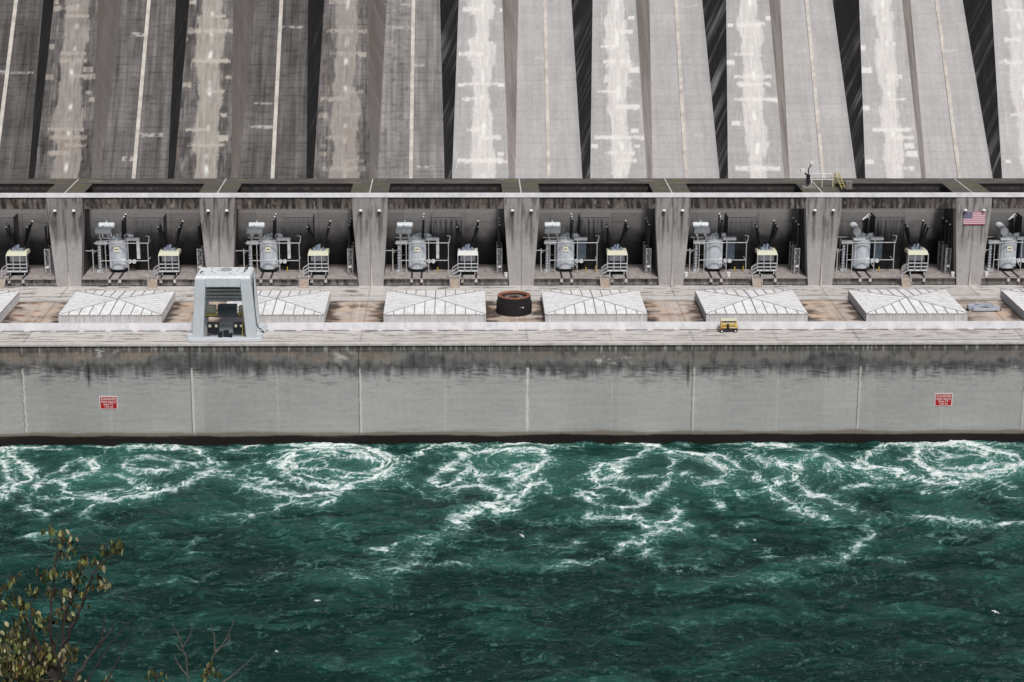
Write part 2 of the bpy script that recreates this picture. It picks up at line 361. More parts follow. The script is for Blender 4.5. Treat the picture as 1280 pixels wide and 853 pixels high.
def river():
    X = axis(-160, 160, .24, -700, 700); Y = axis(-136, 4, .32, -430, 4.5, 10)
    Y = np.concatenate([Y[Y <= -.3], [-.05]])
    x, y = np.meshgrid(X, Y)
    # the boils drag the pattern round with them
    qx, qy = x.copy(), y.copy(); body_all = np.zeros_like(x)
    for bx, by, R, s, spin in BOILS:
        dx, dy = qx - bx, qy - by; r = np.hypot(dx, dy); a = spin * 2.4 * np.exp(-(r / (R * .8)) ** 2)
        qx = bx + dx * np.cos(a) - dy * np.sin(a); qy = by + dx * np.sin(a) + dy * np.cos(a)
        body_all = body_all + s * np.exp(-(r / (R * 1.1)) ** 4)
    wx = qx + 6.5 * fbm(x / 19, y / 15, 3, 1) + 2.6 * fbm(x / 6, y / 4.5, 3, 5)
    wy = qy + 5.0 * fbm(x / 19, y / 15, 3, 9) + 1.9 * fbm(x / 6, y / 4.5, 3, 13)
    vx = wx + .8 * fbm(x / 1.8, y / 1.5, 3, 15); vy = wy + .7 * fbm(x / 1.8, y / 1.5, 3, 17)
    dist = -y
    near = np.exp(-np.clip(dist - 24, 0, None) / 20.)
    patch = ss(-.30, .35, fbm(x / 24, y / 15, 3, 51))
    web = np.maximum(rib(vx / 13, vy / 8, 21, .045), .85 * rib(vx / 7, vy / 4.2, 22, .06))
    web = np.maximum(web, .62 * rib(vx / 3.6, vy / 2.2, 23, .09))
    web2 = rib(vx / 1.7, vy / 1.2, 24, .15)
    frag = ss(-.40, .30, fbm(vx / 4, vy / 2.6, 3, 25))
    froth = .5 + .5 * fbm(vx / 1.0, vy / .9, 4, 26)
    # filaments
    jx = x + 2.6 * fbm(x / 6, y / 5, 5, 201, .62); jy = y + 3.0 * fbm(x / 6, y / 5, 5, 205, .62)
    core = np.zeros_like(x); halo = np.zeros_like(x)
    AN = .50
    for w, s, pts in LINES:
        sg = .12 + .085 * w; pts = np.array(pts); pad = sg * 9 + 3
        c0, c1 = np.searchsorted(X, [pts[:, 0].min() - pad, pts[:, 0].max() + pad]); r0, r1 = np.searchsorted(Y, [pts[:, 1].min() - pad * 2, pts[:, 1].max() + pad * 2])
        if c1 <= c0 or r1 <= r0: continue
        ax, ay = jx[r0:r1, c0:c1], jy[r0:r1, c0:c1] * AN; best = np.full(ax.shape, 1e9); arc = np.zeros(ax.shape); acc = 0.
        # smooth the polyline (one Chaikin pass)
        for _ in range(2):
            q = np.empty((len(pts) * 2 - 2, 2)); q[0::2] = pts[:-1] * .75 + pts[1:] * .25; q[1::2] = pts[:-1] * .25 + pts[1:] * .75
            q[0] = pts[0]; q[-1] = pts[-1]; pts = q
        for (x0, y0), (x1, y1) in zip(pts[:-1], pts[1:]):
            y0 *= AN; y1 *= AN; ux, uy = x1 - x0, y1 - y0; L2 = ux * ux + uy * uy + 1e-9
            t = np.clip(((ax - x0) * ux + (ay - y0) * uy) / L2, 0, 1)
            dd = (ax - x0 - t * ux) ** 2 + (ay - y0 - t * uy) ** 2; sgn = np.sign(ux * (ay - y0) - uy * (ax - x0)); Ls = math.sqrt(L2)
            m_ = dd < np.abs(best); best = np.where(m_, dd * sgn + 1e-12, best); arc = np.where(m_, acc + t * Ls, arc); acc += Ls
        ds = np.sign(best) * np.sqrt(np.abs(best)); d = np.abs(ds); soft = s < .45
        st = fbm(ds / (.55 if not soft else .9) + w * 3.1, arc / 5.5 + s * 7, 3, 301 + int(w), .6); amp = np.clip(.78 + .75 * fbm(arc / 6 + w, ds * .15, 3, 305 + int(w)), .1, 1.3)
        v = s * amp * np.exp(-(d / (sg * 1.45)) ** 2) * ss(-.45, .38, st + .35 * np.exp(-(d / (sg * .6)) ** 2)); hh = s * np.exp(-(d / (sg * 2.1 + .7)) ** 2)
        core[r0:r1, c0:c1] = np.maximum(core[r0:r1, c0:c1], v * (.6 if soft else 1)); halo[r0:r1, c0:c1] += hh * .8
    halo = 1 - np.exp(-halo)
    strandy = .35 + .65 * ss(-.5, .5, fbm(vx / 2.4, vy / 1.1, 4, 211, .65))
    foam = core * (.30 + .70 * strandy) * (.40 + .85 * froth) * 1.08 + halo * (web2 * .36 + web * .55 + .20 * froth * strandy)
    foam += web * frag * (.20 + .34 * near * patch) + .16 * web2 * near * patch * (.4 + froth)
    foam += .42 * ss(.60, .8, perlin(x / 2.2, y / 1.4, 110)) * ss(.15, .5, perlin(x / 17, y / 12, 111)) * froth
    foam += .55 * np.exp(-((dist - 1.4 - 1.4 * fbm(x / 5, y * 0, 3, 81)) / .9) ** 2) * ss(-.20, .3, fbm(x / 9, y * 0 + 2, 3, 85)) * (.3 + froth)
    calm = ss(70, 115, dist)
    sw = fbm(wx / 17, wy / 8.5, 3, 91, .45)
    crest = 1 - np.abs(perlin(wx / 12, wy / 5, 107)) * 2
    mid = fbm(wx / 6, wy / 2.6, 3, 95, .5)
    rip = perlin(x / 2.6 + .5 * fbm(x / 9, y / 9, 2, 112) * 4, y / 1.25 + 2 * fbm(x / 11, y / 8, 2, 113), 99)
    rmask = .35 + .9 * ss(-.2, .35, fbm(x / 22, y / 14, 2, 114))
    z = 1.0 * sw + .42 * mid + .34 * crest + .13 * rip * rmask * (1 + calm)
    z = z * (.75 + .4 * ss(10, 60, dist)) + .35 * body_all + .10 * core + .25 * np.clip(foam, 0, 1.2) * fbm(x / 1.2, y / 1.2, 3, 103)
    milk_and_swell_light = .10 + .26 * near * (.3 + .8 * patch) + .24 * fbm(wx / 20, wy / 9, 3, 61, .4) + .24 * sw + .08 * crest + .05 * mid  # milkiness, with swell highlights and dark troughs put into the colour
    milk_and_swell_light += .42 * halo + .20 * body_all * near + .22 * web * frag
    milk_and_swell_light = milk_and_swell_light - .04 * ss(45, 100, dist); milk_and_swell_light = milk_and_swell_light + .35 * (milk_and_swell_light - .25) * ss(25, 60, dist)
    far = np.clip(1 - (np.abs(x) - 160) / 60, 0, 1) * np.clip(1 - (dist - 136) / 60, 0, 1)
    P = np.stack([x, y, WZ + z * far * 1.0], -1)
    return P, np.clip(foam, 0, 2), np.clip(milk_and_swell_light, 0, 1.5)
def water_mat():
    m, nt, b = newmat('river_water')
    fa = N(nt, 'ShaderNodeAttribute', attribute_name='foam').outputs['Fac']
    mi = N(nt, 'ShaderNodeAttribute', attribute_name='milk_and_swell_light').outputs['Fac']
    n1 = noise_node(nt, .55, (1, 2.0, 1), 9, .74); n2 = noise_node(nt, 2.6, (1, 1.2, 1), 5, .7)
    mm = mathn(nt, 'ADD', mi, rng(nt, n1.outputs[0], .3, .7, -.05, .06))
    deep = mixc(nt, rng(nt, mm, .05, 1.1), (.0015, .0200, .0155), (.034, .150, .122))
    ff = mathn(nt, 'ADD', fa, rng(nt, n2.outputs[0], .3, .7, -.16, .16))
    ff = mathn(nt, 'ADD', ff, rng(nt, n1.outputs[0], .3, .7, -.10, .10))
    soft = mixc(nt, rng(nt, ff, .10, .50, 0, .46), deep, (.22, .42, .38))
    f = rng(nt, ff, .36, .86)
    nt.links.new(mixc(nt, f, soft, (.74, .80, .79)), b.inputs['Base Color'])
    nt.links.new(rng(nt, ff, .2, .8, .09, .8), b.inputs['Roughness'])
    b.inputs['IOR'].default_value = 1.33; b.inputs['Specular IOR Level'].default_value = .34
    w1 = noise_node(nt, .38, (1, 2.2, 1), 5, .52); w2 = noise_node(nt, 2.0, (1, 1.6, 1), 3, .5)
    h = mathn(nt, 'ADD', mathn(nt, 'MULTIPLY', w1.outputs[0], 1.0), mathn(nt, 'MULTIPLY', w2.outputs[0], .22))
    h = mathn(nt, 'ADD', h, mathn(nt, 'MULTIPLY', ff, .10))
    bump(nt, b, h, 1.0, .9)
    return m
P, foam, milk_and_swell_light = river()
tag(grid('river', P, water_mat(), smooth=True, attrs={'foam': foam, 'milk_and_swell_light': milk_and_swell_light}), kind='structure')

# ------------------------------------------------------------------ near bank (behind and below the viewer)
bx_ = np.linspace(-420, 420, 90); s_ = np.array([-60, -30, -12, -3, 0, 4, 9, 15, 22, 32, 45, 58, 70, 82, 94, 104])
gx, gs = np.meshgrid(bx_, s_)
gz = np.interp(gs, [-60, -2, 0, 4, 16, 40, 60, 85, 104], [124, 123.9, 123.6, 120.0, 111.0, 84, 40, 2, -30])
nn = fbm(gx / 22, gs / 16, 4, 201)
gz = gz + nn * 3.0 * ss(18, 40, gs) ; gy = -447 + gs + nn * 7 * ss(18, 40, gs)
tag(grid('cliff_bank', np.stack([gx, gy, gz], -1), SOIL, smooth=False), kind='structure')

# ------------------------------------------------------------------ dam face
dam = tag(empty('dam', (0, 109, 0)), 'towering sloped concrete dam face of pale raised bands and black stained gullies', 'dam')
BASE = {-6: .085, -5: .085, -4: .115, -3: .125, -2: .145, -1: .37, 0: .375, 1: .365, 2: .40, 3: .42, 4: .41}
BASEB = {-6: .08, -5: .085, -4: .12, -3: .09, -2: .21, -1: .375, 0: .37, 1: .38, 2: .385, 3: .41, 4: .4}
def dam_rows(n):
    return np.linspace(-.30, 1.72, n)
def sect(k, t):
    d = np.clip(2.5 + 10.5 * t, .4, None); X = 40 * k
    return dict(al=X + 21.5 + 2.0 * t, ar=X + 37.9 - 1.5 * t, bl=X + 39.8 + 1.9 * t, br=X + 59.3 - 1.6 * t, d=d,
                nal=X + 61.5 + 2.0 * t, ya=109 + 32 * t, z=19.6 + 47.7 * t)
def concrete_common(u, v, base, k, seed):
    """plain board-marked concrete: u across, v up the slope, in metres"""
    b = np.ones_like(u) * base
    dirty = max(0., (.36 - base) / .26)
    st = fbm(u / .8, v / 24, 4, seed); b = b * (1 + (.12 + .60 * dirty) * st + (.04 + .35 * dirty) * fbm(u / 2.5, v / 50, 2, seed + 5))
    b = b * (1 + (.13 + .34 * dirty) * fbm(u / 3.2, v / 9, 4, seed + 9) + (.06 + .25 * dirty) * fbm(u / 9, v / 14, 2, seed + 31))
    lift = np.floor(v / 2.45); fr = v / 2.45 - lift
    b = b * (1 - (.07 + .12 * dirty) * (fr < .13) * (.4 + h1(lift, seed)))
    b = b * (.965 + .07 * h1(lift, seed + 3))
    hb = fbm(u / 5, v / .9, 3, seed + 21)
    b = b * (1 - (.04 + .30 * dirty) * ss(.1, .5, hb))
    c = np.stack([b * (1.0 + .04 * dirty), b * (.975 + .0 * dirty), b * (.985 - .03 * dirty)], -1)
    return c
for k in range(-6, 5):
    n = 330; t = dam_rows(n); S = sect(k, t); v = t * 57.4
    rs = np.random.RandomState(100 + k)
    # --- raised band with the efflorescence down its middle
    m = 58; a = np.linspace(0, 1, m)[None, :]; V = np.repeat(v[:, None], m, 1)
    X = S['al'][:, None] * (1 - a) + S['ar'][:, None] * a
    U = X - (40 * k + 29.7)
    P = np.stack([X, np.repeat(S['ya'][:, None], m, 1), np.repeat(S['z'][:, None], m, 1)], -1)
    c = concrete_common(U, V, BASE[k], k, 300 + 7 * k)
    dirty = max(0., (.36 - BASE[k]) / .26)
    wav = 1.1 * fbm(V / 14, V * 0 + k, 2, 320 + k)
    lift = np.floor(V / 2.45 + .25 * np.sign(U) + .35 * fbm(U / .8, V / 1.5, 2, 351))
    hw = (2.1 if k > -2 else 3.0) + 1.5 * fbm(V / 11, np.sign(U) * 3 + k, 3, 352) + 1.7 * h1(np.floor(lift / 3), 7 + k) * (.6 + .6 * h1(lift, 17 + k))
    du = np.abs(U - .6 - wav + .35 * fbm(U / .9, V / .9, 3, 330 + k))
    patchm = ss(.35, -.45, du - hw + .5 * fbm(U / .5, V / 4, 3, 353)) * (.70 + .45 * fbm(U / .6, V / 7, 3, 340 + k))
    patchm *= ss(-.75, -.15, fbm(V / 9, V * 0 + 3 * k, 3, 345 + k) + .1)
    if k == 3: patchm *= .85
    pc = (.68, .655, .63) if k >= -1 else ((.36, .325, .295) if k != -3 else (.44, .405, .365))
    c = mix(c, pc, np.clip(patchm, 0, 1) * (.95 if k >= -1 else .85))
    runs = ss(.22, .55, fbm(U / .42, V / 13, 3, 354 + k)) * ss(-.3, .3, fbm(V / 10, U / 3, 2, 355 + k))
    c = mix(c, pc, runs * (.40 + .35 * dirty)); dr = ss(.18, .5, fbm(U / .7, V / 16, 3, 356 + k)); c = c * (1 - (.10 + .45 * dirty) * dr * (1 - patchm))[..., None]
    core = ss(.9, .1, np.abs(U - .8 - wav) + .3 * fbm(U / .6, V / 3, 2, 349 + k)) * ss(0., .4, fbm(V / 6, V * 0, 2, 350 + k))
    c = mix(c, (.80, .79, .77), core * .8)
    half = (S['ar'] - S['al'])[:, None] / 2
    for q in range(15 if k < -1 else 11):                  # repaired lift joints: pale horizontal arms
        v0 = 2.45 * rs.randint(1, 38) + .3; th = .5 + rs.rand() * .75; sd = rs.choice([-1, 1, 0], p=[.3, .4, .3])
        reach = .55 + .5 * rs.rand()
        hor = ss(.35, -.25, np.abs(V - v0 + .5 * fbm(U / 1.6, V * 0 + q, 3, 360 + q)) - th * (.6 + .7 * fbm(U / 2.2, V * 0 + q, 2, 366 + q)))
        rel = (U - .6) / half
        ext = (rel * (sd if sd else 1) > -.1) * (np.abs(rel) < reach) if sd else (np.abs(rel) < reach)
        blot = ss(-.5, .0, fbm(U / 1.3, V / 1.0, 3, 370 + q + k))
        c = mix(c, pc, hor * ext * blot * .85)
    for q in range(8):                                      # small square tie-hole repairs at the edges
        v0 = 2.45 * rs.randint(1, 38); u0 = rs.choice([-1, 1]) * (rs.rand() * 2 + 5.0); w = .6 + rs.rand()
        sq = ss(.15, -.1, np.maximum(np.abs(U - u0) - w, np.abs(V - v0) - w * .6) + .2 * fbm(U, V, 2, 380 + q))
        c = mix(c, pc, sq * .9)
    if dirty > .3:                                          # dark panels between the repairs
        cell = h1(np.floor(U / 4.0) * 13 + np.floor(V / 7.3) * 7, 5 + k) > .5
        c = c * (1 - .38 * (cell * ss(-.3, .2, fbm(U / 2, V / 6, 3, 390)) * (patchm < .4)))[..., None]
        c = mix(c, (.22, .165, .125), ss(.15, .6, fbm(U / 1.4, V / 20, 3, 395 + k)) * .35)
    grid('penstock', P, CONC, dam, c)
    # --- brown flank on its right
    m = 14; a = np.linspace(0, 1, m)[None, :]
    yb = S['ya'] + S['d']
    X = S['ar'][:, None] * (1 - a) + S['bl'][:, None] * a
    Yv = S['ya'][:, None] * (1 - a) + yb[:, None] * a
    P = np.stack([X, Yv, np.repeat(S['z'][:, None], m, 1)], -1); V = np.repeat(v[:, None], m, 1); W = a * (S['bl'] - S['ar'])[:, None]
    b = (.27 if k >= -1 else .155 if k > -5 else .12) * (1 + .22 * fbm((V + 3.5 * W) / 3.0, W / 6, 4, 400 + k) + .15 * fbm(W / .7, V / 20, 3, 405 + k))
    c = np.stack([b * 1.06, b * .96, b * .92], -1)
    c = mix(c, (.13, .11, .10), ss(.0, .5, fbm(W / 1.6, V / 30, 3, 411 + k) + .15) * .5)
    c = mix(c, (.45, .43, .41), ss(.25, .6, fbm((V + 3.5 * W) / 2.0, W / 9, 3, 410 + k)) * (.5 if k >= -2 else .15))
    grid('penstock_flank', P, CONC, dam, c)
    # --- lower band
    m = 64; a = np.linspace(0, 1, m)[None, :]; V = np.repeat(v[:, None], m, 1)
    X = S['bl'][:, None] * (1 - a) + S['br'][:, None] * a
    P = np.stack([X, np.repeat(yb[:, None], m, 1), np.repeat(S['z'][:, None], m, 1)], -1)
    U = X - (40 * k + 49.6)
    c = concrete_common(U, V, BASEB[k], k, 500 + 7 * k); dirty = max(0., (.36 - BASEB[k]) / .26)
    for q in range(5):
        v0 = 2.45 * rs.randint(1, 38) + .2; sd = rs.choice([-1, 1])
        hor = ss(.2, -.1, np.abs(V - v0) - (.25 + .4 * rs.rand())) * ((U * sd) > 0) * (np.abs(U) < 3 + 5 * rs.rand())
        c = mix(c, (.50, .48, .45), hor * .6 * ss(-.3, .2, fbm(U / 1.5, V, 3, 520 + q + k)))
    if k == -2:
        c = c * (1 - .35 * ss(.0, .5, fbm(U / 2.2, V / 1.1, 4, 530)) * (U < -1))[..., None]
    if k == -5: c = mix(c, (.42, .39, .35), ss(1.5, 1.0, X - S['bl'][:, None] + .3 * fbm(V / 4, V * 0, 3, 531)) * (.6 + .4 * ss(-.4, 0, fbm(V / 5, X, 3, 532))))
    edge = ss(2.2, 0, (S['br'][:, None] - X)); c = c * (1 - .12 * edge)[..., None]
    grid('face_slab', P, CONC, dam, c)
    # --- joint strip, standing a little proud of the lower band
    mb = MB(); cx = (S['bl'] + S['br']) / 2
    i0, i1 = int(np.argmax(t > -.19)), n - 1
    mb.hexa([(cx[i0] - .55, yb[i0] - .45, S['z'][i0]), (cx[i0] + .55, yb[i0] - .45, S['z'][i0]), (cx[i0] + .55, yb[i0] + .6, S['z'][i0]), (cx[i0] - .55, yb[i0] + .6, S['z'][i0]),
             (cx[i1] - .55, yb[i1] - .45, S['z'][i1]), (cx[i1] + .55, yb[i1] - .45, S['z'][i1]), (cx[i1] + .55, yb[i1] + .6, S['z'][i1]), (cx[i1] - .55, yb[i1] + .6, S['z'][i1])])
    mb.build('joint_strip', streaky('joint_strip_concrete', (.42, .39, .36), (.56, .53, .49), (.36, .33, .31), .5, (1, 1, .1)) if k == -6 else bpy.data.materials['joint_strip_concrete'], dam)
    # --- black stained gully flank rising to the next raised band
    m = 30; a = np.linspace(0, 1, m)[None, :]
    X = S['br'][:, None] * (1 - a) + S['nal'][:, None] * a
    Yv = yb[:, None] * (1 - a) + S['ya'][:, None] * a
    P = np.stack([X, Yv, np.repeat(S['z'][:, None], m, 1)], -1); V = np.repeat(v[:, None], m, 1)
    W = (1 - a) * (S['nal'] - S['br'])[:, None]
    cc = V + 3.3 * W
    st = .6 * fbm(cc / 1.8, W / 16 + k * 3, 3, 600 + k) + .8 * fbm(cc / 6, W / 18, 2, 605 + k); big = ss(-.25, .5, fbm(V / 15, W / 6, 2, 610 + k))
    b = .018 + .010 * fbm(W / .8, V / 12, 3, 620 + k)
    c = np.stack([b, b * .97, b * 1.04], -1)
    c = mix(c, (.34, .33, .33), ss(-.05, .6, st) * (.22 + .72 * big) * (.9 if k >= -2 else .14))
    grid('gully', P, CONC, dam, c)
# base slab that closes the foot of the slope
MB().box(-260, 260, 79.6, 104, 3, 9).build('foot_slab', BAYWALL, dam)
MB().box(-260, 260, 166, 196, 95, 101).build('crest', LEDGE, dam)
for o in list(dam.children): o.matrix_parent_inverse = Matrix.Translation((0, -109, 0))

# ------------------------------------------------------------------ powerhouse
ph = tag(empty('powerhouse', (0, 0, 0)), 'long grey concrete powerhouse with flared piers between open transformer bays above the river', 'powerhouse')
KS = range(-5, 5)
# river wall
X = axis(-150, 150, .24, -230, 230, 20); Z = np.linspace(0, -26.0, 136)
x, z = np.meshgrid(X, Z); T = -z
xj = (x + 200) / 40.; kj = np.round(xj).astype(int); dj = x - (kj * 40 - 200) - .22 * fbm(x * 0 + kj, z / 1.2, 4, 700)
pan = h1(np.floor((x + 3.) / 12.4), 3) * .10 + h1(np.floor(xj), 4) * .06
b = .37 * (.90 + 1.6 * pan) * (1 + .07 * fbm(x / 14, z / 7, 3, 789)) * (1 + .10 * fbm(x / 9, z / .9, 4, 701) + .03 * fbm(x / 1.0, z / 6, 3, 703))
lf = (T / 2.35) % 1.; li = np.floor(T / 2.35)
b = b * (1 - .10 * (lf < .10) * ss(-.1, .35, fbm(x / 7, li * 3.3, 2, 704)))
c = np.stack([b * 1.0, b * 1.0, b * .99], -1)
# thin dark runs hanging along the lift joints
crack = ss(.08, .30, fbm(x / 4.5, z / .42, 4, 705)) * ss(11.5, 6, T) * ss(4, 6, T) * ss(-.35, .05, fbm(x / 15, z / 5, 2, 706))
c = c * (1 - .70 * crack)[..., None]
crk2 = ss(.30, .5, fbm(x / 3.5, z / .30, 3, 765)) * ss(16, 9, T)
c = c * (1 - .35 * crk2)[..., None]
drip = fbm(x / 1.3, z / 9, 4, 707); dripw = fbm(x / 3.5, z / 30, 3, 708); band = fbm(x / 22, z * 0, 3, 709)
low = 6.8 + 1.8 * dripw + 1.1 * drip + .7 * fbm(x / .35, z / 8, 2, 799) + 1.2 * drip * ss(-.2, .35, fbm(x / 9, z * 0, 2, 790)) + 2.0 * band
dark = ss(low + 2.0, low - 1.6, T + .9 * fbm(x / 2.5, z / .45, 4, 796))
top_b = 3.9 + 1.2 * drip + 1.0 * fbm(x / 9, z * 0, 3, 710) - 3.0 * ss(.05, .5, fbm(x / 30 + 3, z * 0, 2, 711))
darkband = dark * ss(top_b - 1.2, top_b + 1.6, T + .5 * fbm(x / 2, z / .8, 3, 797))
brown = dark * (1 - ss(top_b - 1.2, top_b + 1.6, T + .5 * fbm(x / 2, z / .8, 3, 797)))
str1 = .5 + .5 * fbm(x / .5, z / 7, 4, 712)
brl = ss(30, -90, x) * .6 + .25
cb = mix((.15, .135, .125), (.25, .19, .14), brl * ss(-.3, .3, fbm(x / 8, z / 3, 3, 713)))
cb = cb * (.62 + .8 * str1)[..., None]
c = mix(c, cb, brown * .92); c = mix(c, (.05, .047, .045), ss(.05, .45, fbm(x / 2.4, z / 3.5, 4, 798)) * dark * .6)
c = mix(c, mix((.014, .014, .015), (.085, .082, .082), ss(.25, .95, str1)), darkband * (.80 + .15 * fbm(x / 3, z / 2, 2, 714)))
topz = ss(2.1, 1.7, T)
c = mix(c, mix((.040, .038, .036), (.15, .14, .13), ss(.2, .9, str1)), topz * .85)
pale = ss(.30, .50, perlin(x / .62, z * 0 + 1.3, 715)) * ss(2.3, .4, T + 1.2 * perlin(x / .9, z * 0, 716))
c = mix(c, (.42, .41, .39), pale * .75)
w = .7 * ss(-.1, .35, fbm(x / 2.2, z / 1.3, 4, 717)) * np.exp(-((x + 44) / 2.4)**2 - ((T - 2.8) / 2.2)**2)
c = mix(c, (.55, .54, .52), w)
w = ss(.1, .3, fbm(x / 1.8, z / .9, 4, 718)) * (np.exp(-((x - 20) / 5)**2 - ((T - 4.0) / .9)**2) + np.exp(-((x + 102) / 4)**2 - ((T - 1.8) / 1.1)**2))
c = mix(c, (.55, .54, .52), np.clip(w, 0, 1))
# vertical runs
for xr, t1, wr, s in [(-104.5, 12, .35, .8), (-112, 8.5, .9, .4), (-100.5, 10, .3, .35), (3, 9, 1.2, .25), (38.5, 12, .25, .9), (62, 9.5, 1.2, .3), (28, 12.5, 1., .25), (76, 8, 2, .3), (103, 8, 2, .2)]:
    c = c * (1 - s * np.exp(-((x - xr) / wr)**2) * ss(t1, t1 - 4, T) * ss(3, 6, T))[..., None]
# joints with lime
jw = (.15 + .22 * h1(kj, 8)) * (.65 + .5 * fbm(z / 2.4, kj * 3.1, 3, 719))
kk = ss(jw + .12, jw - .05, np.abs(dj)) * ss(5.5, 6.3, T)
c = mix(c, (.62, .61, .59), kk * (.45 + .55 * h1(kj, 12)))
c = c * (1 - .65 * ss(.16, .04, np.abs(dj + .35)) * (h1(kj, 12) < .75))[..., None]
dj2 = x - (np.floor(xj) * 40 - 200) - 20.3
c = c * (1 + .22 * ss(.2, .05, np.abs(dj2)) * ss(6, 8, T) * (h1(np.floor(xj), 2) > .3))[..., None]
# wet foot; its black band also paints in the shadow of an undercut
wet = ss(21.5, 22.2, T + .5 * fbm(x / 12, z * 0, 3, 720))
c = mix(c, (.15, .12, .085), wet * .8); c = mix(c, (.30, .28, .25), ss(.18, .0, np.abs(T - 21.5 + .4 * fbm(x / 14, z * 0, 3, 721))) * .5)
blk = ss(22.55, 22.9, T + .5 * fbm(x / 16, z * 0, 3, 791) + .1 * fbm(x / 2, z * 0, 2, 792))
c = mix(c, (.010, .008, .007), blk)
c = mix(c, (.09, .07, .05), ss(.12, .02, np.abs(T - 23.0 + .3 * fbm(x / 10, z * 0, 3, 793))) * ss(-.1, .3, fbm(x / 20, z * 0, 2, 794)) * ss(0, -60, x))
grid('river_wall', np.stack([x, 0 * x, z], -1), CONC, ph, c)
MB().box(-230, 230, -.35, 1.1, -.22, .22).build('coping', COPING, ph)

# roof deck
X = axis(-150, 150, .26, -230, 230, 16); Y = np.concatenate([np.arange(1.1, 57.9, .42), [57.9]])
x, y = np.meshgrid(X, Y)
b = .50 * (1 + .07 * fbm(x / 6, y / 3, 4, 730) + .06 * fbm(x / 1.2, y / .9, 3, 731))
b = b * (.92 + .14 * h1(np.floor((x + 200) / 40 + .0) * 3 + np.floor(y / 15), 4))
c = np.stack([b * 1.02, b * .965, b * .925], -1)
roof = (y > 13.8) & (y < 41.2); fr = ss(13.5, 14.2, y) * ss(41.6, 40.8, y)
xm = (x + 200) % 40.
gap = np.minimum(np.abs(xm - 5), np.abs(xm - 30.3)); ingap = (xm > 30.3) | (xm < 5)
tan = mix((.40, .32, .26), (.52, .38, .285), ss(-.2, .4, fbm(x / 7, y / 6, 3, 732)))
tan = tan * (1 + .12 * fbm(x / 2, y / 1.6, 4, 733))[..., None]
c = mix(c, tan, fr * (.50 + .45 * ss(-.35, .3, fbm(x / 9, y / 8, 3, 734))))
gd = np.where(xm > 30.3, xm - 30.3, 5 - xm)
stain = ss(4.0, .6, gd + 4.4 * fbm(x / 4.5, y / 3.5, 4, 735) + .3) * ingap * fr
c = mix(c, (.045, .034, .028), stain * .95)
blob = ss(.08, .34, fbm(x / 6.5, y / 4.2, 4, 736)) * fr * ingap
c = mix(c, (.15, .085, .055), blob * np.where(x < -30, .75, .45))
# front track: puddles, drain stains and long wet marks
pud = ss(.12, .24, fbm(x / 7, y / 1.0, 3, 737)) * (1 - fr) * (y < 13.5) * (y > 4.6)
c = mix(c, (.17, .145, .14), pud * .75)
pud2 = ss(.22, .30, fbm(x / 6, y / 1.2, 3, 738)) * (y > 44.5)
c = mix(c, (.12, .10, .095), pud2 * .8)
dash = ss(.7, .45, np.abs(y - 12.75)) * (((x + 200) % 6.6) < 5.3) * ss(-.5, -.1, fbm(x / 9, y * 0, 2, 739))
c = mix(c, (.07, .06, .055), dash * .9)
for yl, wd, s in [(3.0, .34, .85), (11.9, .16, .35), (46.9, .4, .8), (41.2, .45, .8), (44.4, .3, .7), (52.2, .2, .3)]:
    c = c * (1 - s * ss(wd, wd * .4, np.abs(y - yl)) * (.55 + .45 * ss(-.3, .2, fbm(x / 8, y * 0 + yl, 3, 740))))[..., None]
c = c * (1 + .12 * (y < 2.8))[..., None]
for xo, s in [(0, .35), (20.2, .18)]:
    c = c * (1 - s * ss(.28, .1, np.abs((x + 200 - xo + 20) % 40 - 20)))[..., None]
c = c * (1 - .25 * ss(.2, .05, np.abs((x + 200 - 36.5 + 20) % 40 - 20)) * fr)[..., None]
c = mix(c, (.55, .52, .49), ss(.3, .1, np.abs((x + 200 - 38 + 20) % 40 - 20)) * fr * .5)
grid('roof_deck', np.stack([x, y, 0 * x], -1), CONC, ph, c)
# low kerb between the hatches
for k in KS:
    MB().box(40 * k - 9.55, 40 * k + 4.75, 41.6, 43.9, .004, .38).build('kerb', KERB, ph)
# girder above the bays, with its painted parapet
X = axis(-150, 150, .24, -230, 230, 16); Z = np.linspace(24.0, 20.9, 22)
x, z = np.meshgrid(X, Z); T = 24 - z
s1 = fbm(x / .9, z / 5, 4, 750); s2 = fbm(x / 4, z / 3, 3, 751)
c = mix((.022, .019, .018), (.125, .108, .10), ss(-.35, .5, s1))
c = mix(c, (.22, .17, .13), ss(.1, .5, s2) * .6 * ss(20, -120, x)); c = mix(c, (.33, .31, .29), ss(.3, .55, fbm(x / .9, z / 4, 3, 752)) * .7 * ss(.2, 1.5, T))
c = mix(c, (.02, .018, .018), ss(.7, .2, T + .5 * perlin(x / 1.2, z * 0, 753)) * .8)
c = mix(c, (.22, .205, .195), ss(1.8, 2.6, T) * .35 * ss(-.1, .3, s1))
grid('girder_face', np.stack([x, 0 * x + 57.9, z], -1), CONC, ph, c)
MB().box(-230, 230, 57.95, 60.3, 20.9, 24.7).build('girder', BAYWALL, ph)
MB().box(-230, 230, 57.6, 58.3, 24.0, 25.1).build('girder_parapet', PARAPET, ph)
